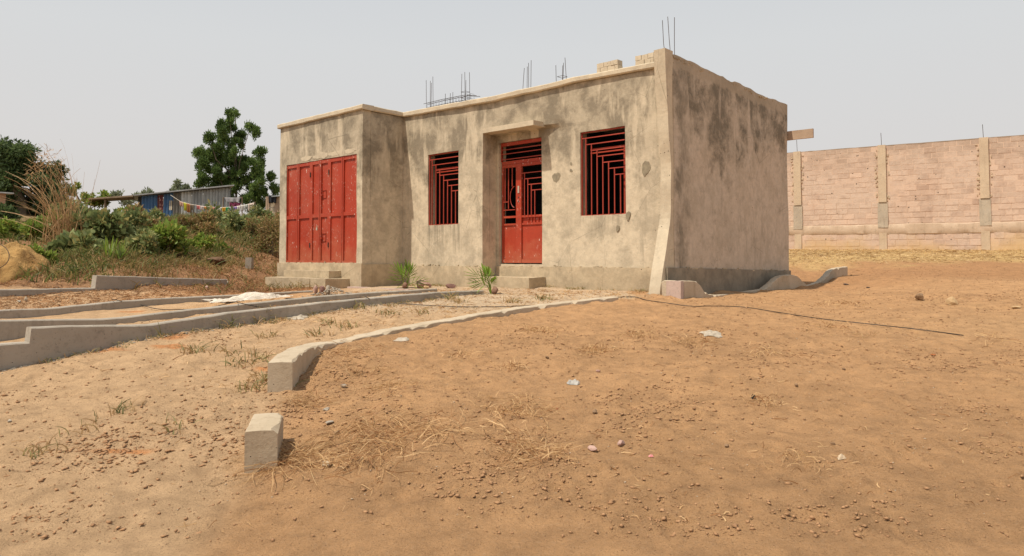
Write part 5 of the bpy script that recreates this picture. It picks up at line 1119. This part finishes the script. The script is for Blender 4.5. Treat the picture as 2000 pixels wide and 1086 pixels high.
for (u0, u1, mt, lb) in ((268, 275.5, SHADE, 'dark sheet standing in for the shaded open end'), (275.5, 306, BLUE, 'blue painted sheet'), (318.5, 337, BLUE, 'lighter blue door sheet'), (337, 353, DULL, 'dull grey-brown sheet'), (353, 374, ZINCB, 'bright new zinc sheet'), (374, 396, ZINC, None), (396, 420, ZINC, None), (420, 449, ZINC, None)):  # first sheet is painted dark as the shade of an opening
    a, b = sp_(u0), sp_(u1); m = M(); corrug(m, a, b, 1.2, 1.2, zr(u0) - .05, zr(u1) - .05, .22 if mt != SHADE else 5, .055); o = open_obj('wall_sheet', m, mt, hut)
    if lb: o['label'] = lb
a, b = sp_(307), sp_(310.5); 
for (u0, u1, mt, nm) in ((306.5, 310, simple('dark_red_wood', (.16, .045, .04), (.11, .035, .03)), 'door_post'), (310.2, 318, None, 'curtain')):
    a, b = sp_(u0), sp_(u1); 
    if mt is None:
        cm = N('floral_curtain'); cm.col(cm.mix(cm.rng(cm.voro(7), .25, .45), (.42, .22, .19), (.14, .04, .04))); mt = cm.m
    m = M(); corrug(m, a - (0, .03), b - (0, .03), 1.2, 1.2, zr(u0) - .1, zr(u1) - .1, .12, .012); open_obj(nm, m, mt, hut)
a, b = sp_(330), sp_(335.5); m = M(); m.box8([(*a, 2.55), (*b, 2.55), (*(b - (0, .05)), 2.55), (*(a - (0, .05)), 2.55), (*a, 3.05), (*b, 3.05), (*(b - (0, .05)), 3.05), (*(a - (0, .05)), 3.05)]); obj('cream_board', m, simple('cream_board', (.5, .42, .3), (.42, .35, .25)), hut)
dN = np.array([-.50, 1.0]) * 3.4; a, b = sp_(262) - (0, .35), sp_(461) - (0, .35); za, zb_ = zr(262), zr(461)
m = M(); m.box8([(*a, za - .03), (*b, zb_ - .03), (*(b + dN), zb_ + .02), (*(a + dN), za + .02), (*a, za + .03), (*b, zb_ + .03), (*(b + dN), zb_ + .08), (*(a + dN), za + .08)]); obj('roof', m, ROOFM, hut, label='long sloping tin roof, dark along its near edge')
a, b = sp_(178) - (0, .35), sp_(266) - (0, .4); za, zb_ = zr(178), zr(266) - .02
m = M(); m.box8([(*a, za - .06), (*b, zb_ - .06), (*(b + dN * .8), zb_), (*(a + dN * .8), za), (*a, za + .02), (*b, zb_ + .02), (*(b + dN * .8), zb_ + .06), (*(a + dN * .8), za + .06)]); obj('porch_roof', m, OLDWOOD, hut, label='open porch roof of old boards')
q = sp_(208); m = M(); m.tube([(q[0], q[1] - .2, 1.2), (q[0], q[1] - .2, zr(208) - .05)], .06, 6); obj('porch_post', m, OLDWOOD, hut)
for (u0, u1) in ((268, 449),):
    a, b = sp_(u0) + dN * .95, sp_(u1) + dN * .95; m = M(); corrug(m, a, b, 1.2, 1.2, zr(u0), zr(u1), .3); open_obj('back_wall', m, DULL, hut)
    a, b = sp_(449), sp_(449) + dN * .95; m = M(); corrug(m, a, b, 1.2, 1.2, zr(449) - .05, zr(449), .1); open_obj('end_wall', m, ZINC, hut)
# left wooden hut
Yh = 24; a = at(-60, 370, Yh); b = at(12, 370, Yh); hl = empty('plank_hut', (a + b) / 2 * (1, 1, 0) + (0, 0, 1.0), 'small plank hut with thin tin roof at the left edge', 'hut')
for k in range(5):
    z1 = zat(377 + 11 * k, Yh); z0 = zat(387.2 + 11 * k, Yh); m = M(); m.rbox(lambda s_, d, z: (a[0] + s_, Yh + d, z), 0, b[0] - a[0] - .02 * (k % 2), -.03, .0 + .01 * k % 2, z0, z1, .4, .006, k); obj('plank', m, WOOD if k < 3 else simple('weathered_board', (.45, .42, .38), (.33, .31, .28)), hl)
m = M(); m.obox(((a[0] + at(20, 370, Yh)[0]) / 2 - .6, Yh + .9, zat(371, Yh)), ((at(27, 370, Yh)[0] - a[0]) / 2, 0, -.05), (-.95, 1.3, .1), (0, 0, .02)); obj('roof', m, ZINC, hl)
m = M(); m.obox((b[0] - .62, Yh + .85, 1.4), (.02, 0, 0), (-.57, .8, 0), (0, 0, zat(377, Yh) - 1.4)); obj('end_board', m, OLDWOOD, hl)
# right shed near the house
Yr = 30; X0 = at(524, 380, Yr)[0]; X1 = at(556, 380, Yr)[0]; hr = empty('board_shed', ((X0 + X1) / 2, Yr, 1.5), 'small shed of boards and cement blocks just left of the house', 'shed')
for k, (v0, v1) in enumerate(((395, 405), (405.5, 420), (420.5, 436))):
    for j in range(2):
        u0, u1 = (530, 536) if j == 0 else (536.3, 542); m = M(); m.rbox(lambda s_, d, z: (s_, Yr + d, z), at(u0, 0, Yr)[0], at(u1, 0, Yr)[0], 0, .15, zat(v1, Yr), zat(v0, Yr), .2, .01, k); obj('block', m, CEM_PALE, hr)
for u in (526, 529.5, 543.5, 547, 550.5):
    m = M(); m.rbox(lambda s_, d, z: (s_, Yr + d, z), at(u, 0, Yr)[0] - .035, at(u, 0, Yr)[0] + .035, -.04, .0, 1.4, zat(384, Yr), .4, .01, int(u)); obj('post', m, WOOD, hr)
m = M(); m.obox(((X0 + X1) / 2 + .2, Yr + .5, zat(383, Yr)), ((X1 - X0) / 2, 0, .03), (0, .7, 0), (0, 0, .025)); obj('roof', m, ZINC, hr)

# ------------------------------------------------------------------ washing line
Yc = 33.0
lp = [(333, 381), (353, 394), (372, 399), (400, 403.5), (430, 405.5), (455, 404.5), (480, 400), (498, 395.5)]
m = M(); m.tube([at(u, v, Yc) for u, v in lp], .012, 4); obj('washing_line', m, WHITEPL, label='sagging washing line in front of the tin hut', cat='washing line')
for (u, v0) in ((498, 394),): m = M(); q = at(u, v0, Yc); m.tube([q, (q[0], q[1], 1.3)], .03, 6); obj('line_pole', m, OLDWOOD, label='thin pole holding the right end of the washing line', cat='pole')
def cloth(name, u0, u1, drop, c1, c2, lb, cat, taper=1., Y=Yc, v0=None, legs=False, seed=0):
    n, k = 9, 8; vs = []; f = lambda u: np.interp(u, [p_[0] for p_ in lp], [p_[1] for p_ in lp]) if v0 is None else v0
    for i_ in range(n):
        for j in range(k):
            u = u0 + (u1 - u0) * i_ / (n - 1); t = j / (k - 1); uc = (u0 + u1) / 2; uu = uc + (u - uc) * (1 + (taper - 1) * t) + .5 * math.sin(i_ * 1.3 + seed) * t; vv = f(u) + drop * t * (1 + .1 * math.sin(i_ * 2.1 + seed))
            vs.append(at(uu, vv, Y - .02 + .05 * math.sin(i_ * 1.7 + seed) * (.3 + t)))
    fs = [(i_ * k + j, (i_ + 1) * k + j, (i_ + 1) * k + j + 1, i_ * k + j + 1) for i_ in range(n - 1) for j in range(k - 1) if not (legs and i_ in (3, 4) and j > 2)]
    o = npobj(name, np.array(vs), fs, simple('cloth_' + str(int(u0)), c1, c2, 3, .9, 0), smooth=True, label=lb, cat=cat); md = o.modifiers.new('t', 'SOLIDIFY'); md.thickness = .012
WH, WH2 = (.62, .57, .52), (.50, .46, .42)
cloth('towel', 350, 358, 9, (.60, .36, .27), (.5, .3, .22), 'peach towel, leftmost on the washing line', 'towel', .8)
cloth('shirt', 359, 365, 15, (.62, .60, .05), (.5, .45, .04), 'yellow-green shirt hanging next to the peach towel', 'shirt', .9, seed=1)
cloth('shirt', 364.5, 373, 17, (.50, .19, .06), (.3, .14, .06), 'orange-brown shirt between yellow-green shirt and brown trousers', 'shirt', .9, seed=2)
cloth('trousers', 372, 378.5, 24, (.20, .15, .10), (.14, .10, .07), 'brown trousers hanging longest on the washing line', 'trousers', .9, legs=True, seed=3)
cloth('underwear', 384, 391, 7, (.62, .22, .2), (.5, .15, .15), 'pink-red small garment left of the sapling', 'garment', .7, seed=4); cloth('shirt', 391.5, 398, 8, WH, (.55, .35, .3), 'white and pink small shirt just left of the orange garment', 'shirt', .8, seed=5)
cloth('shorts', 398.5, 407, 7, (.58, .25, .08), (.45, .2, .08), 'orange small shorts behind the sapling', 'shorts', .8, seed=6); cloth('shirt', 411, 420, 8, (.55, .24, .18), (.45, .2, .15), 'salmon shirt left of the wide white cloth', 'shirt', .9, seed=7)
cloth('white_cloth', 421, 434, 8, WH, WH2, 'wide white cloth between salmon and yellow garments', 'cloth', 1., seed=8); cloth('shorts', 434.5, 441, 9, (.65, .38, .03), (.55, .3, .03), 'yellow-orange shorts left of the green ones', 'shorts', .9, seed=9)
cloth('shorts', 441.5, 447.5, 10, (.02, .30, .11), (.02, .24, .09), 'bright green shorts right of the yellow-orange ones', 'shorts', 1., seed=10); cloth('shirt', 448, 455, 11, (.38, .36, .46), (.3, .28, .4), 'pale grey-violet shirt right of the green shorts', 'shirt', .9, seed=11)
cloth('shirt', 455.5, 462, 9, (.33, .20, .50), (.26, .16, .4), 'violet shirt between the grey-violet shirt and a white cloth', 'shirt', .9, seed=12); cloth('white_cloth', 462.5, 470, 11, WH, WH2, 'white cloth right of the violet shirt', 'cloth', .9, seed=13)
cloth('shirt', 470.5, 477, 11, WH, WH2, 'white shirt, third garment from the right end of the line', 'shirt', .8, seed=14); cloth('trousers', 477.5, 484, 13, (.55, .55, .52), (.45, .45, .42), 'pale grey trousers second from the right end of the line', 'trousers', .9, legs=True, seed=15)
cloth('towel', 485, 496, 14, (.64, .52, .44), (.55, .44, .37), 'cream towel at the right end of the washing line', 'towel', .9, seed=16)
cloth('blanket', 439, 470, 9, (.40, .38, .38), (.3, .28, .29), 'grey patterned blanket hung behind the white washing', 'blanket', .75, Yc + 1.2, 386, seed=17); cloth('blanket', 448, 470, 8, (.16, .03, .07), (.24, .05, .09), 'dark maroon blanket under the grey patterned one', 'blanket', .95, Yc + 1.2, 396, seed=18)
m = M(); m.tube([at(436, 385.5, Yc + 1.2), at(455, 387.5, Yc + 1.2), at(473, 385, Yc + 1.2)], .012, 4); m.tube([at(473, 385, Yc + 1.2), at(473, 425, Yc + 1.2)], .03, 5); m.tube([at(436, 385.5, Yc + 1.2), at(436, 425, Yc + 1.2)], .03, 5)
obj('drying_frame', m, OLDWOOD, label='pole frame carrying the two blankets', cat='frame')
cloth('black_cloth', 524, 540, 15, (.014, .014, .018), (.03, .03, .035), 'black cloth thrown over the shed left of the house', 'cloth', .9, 29.9, 381.5, seed=19)
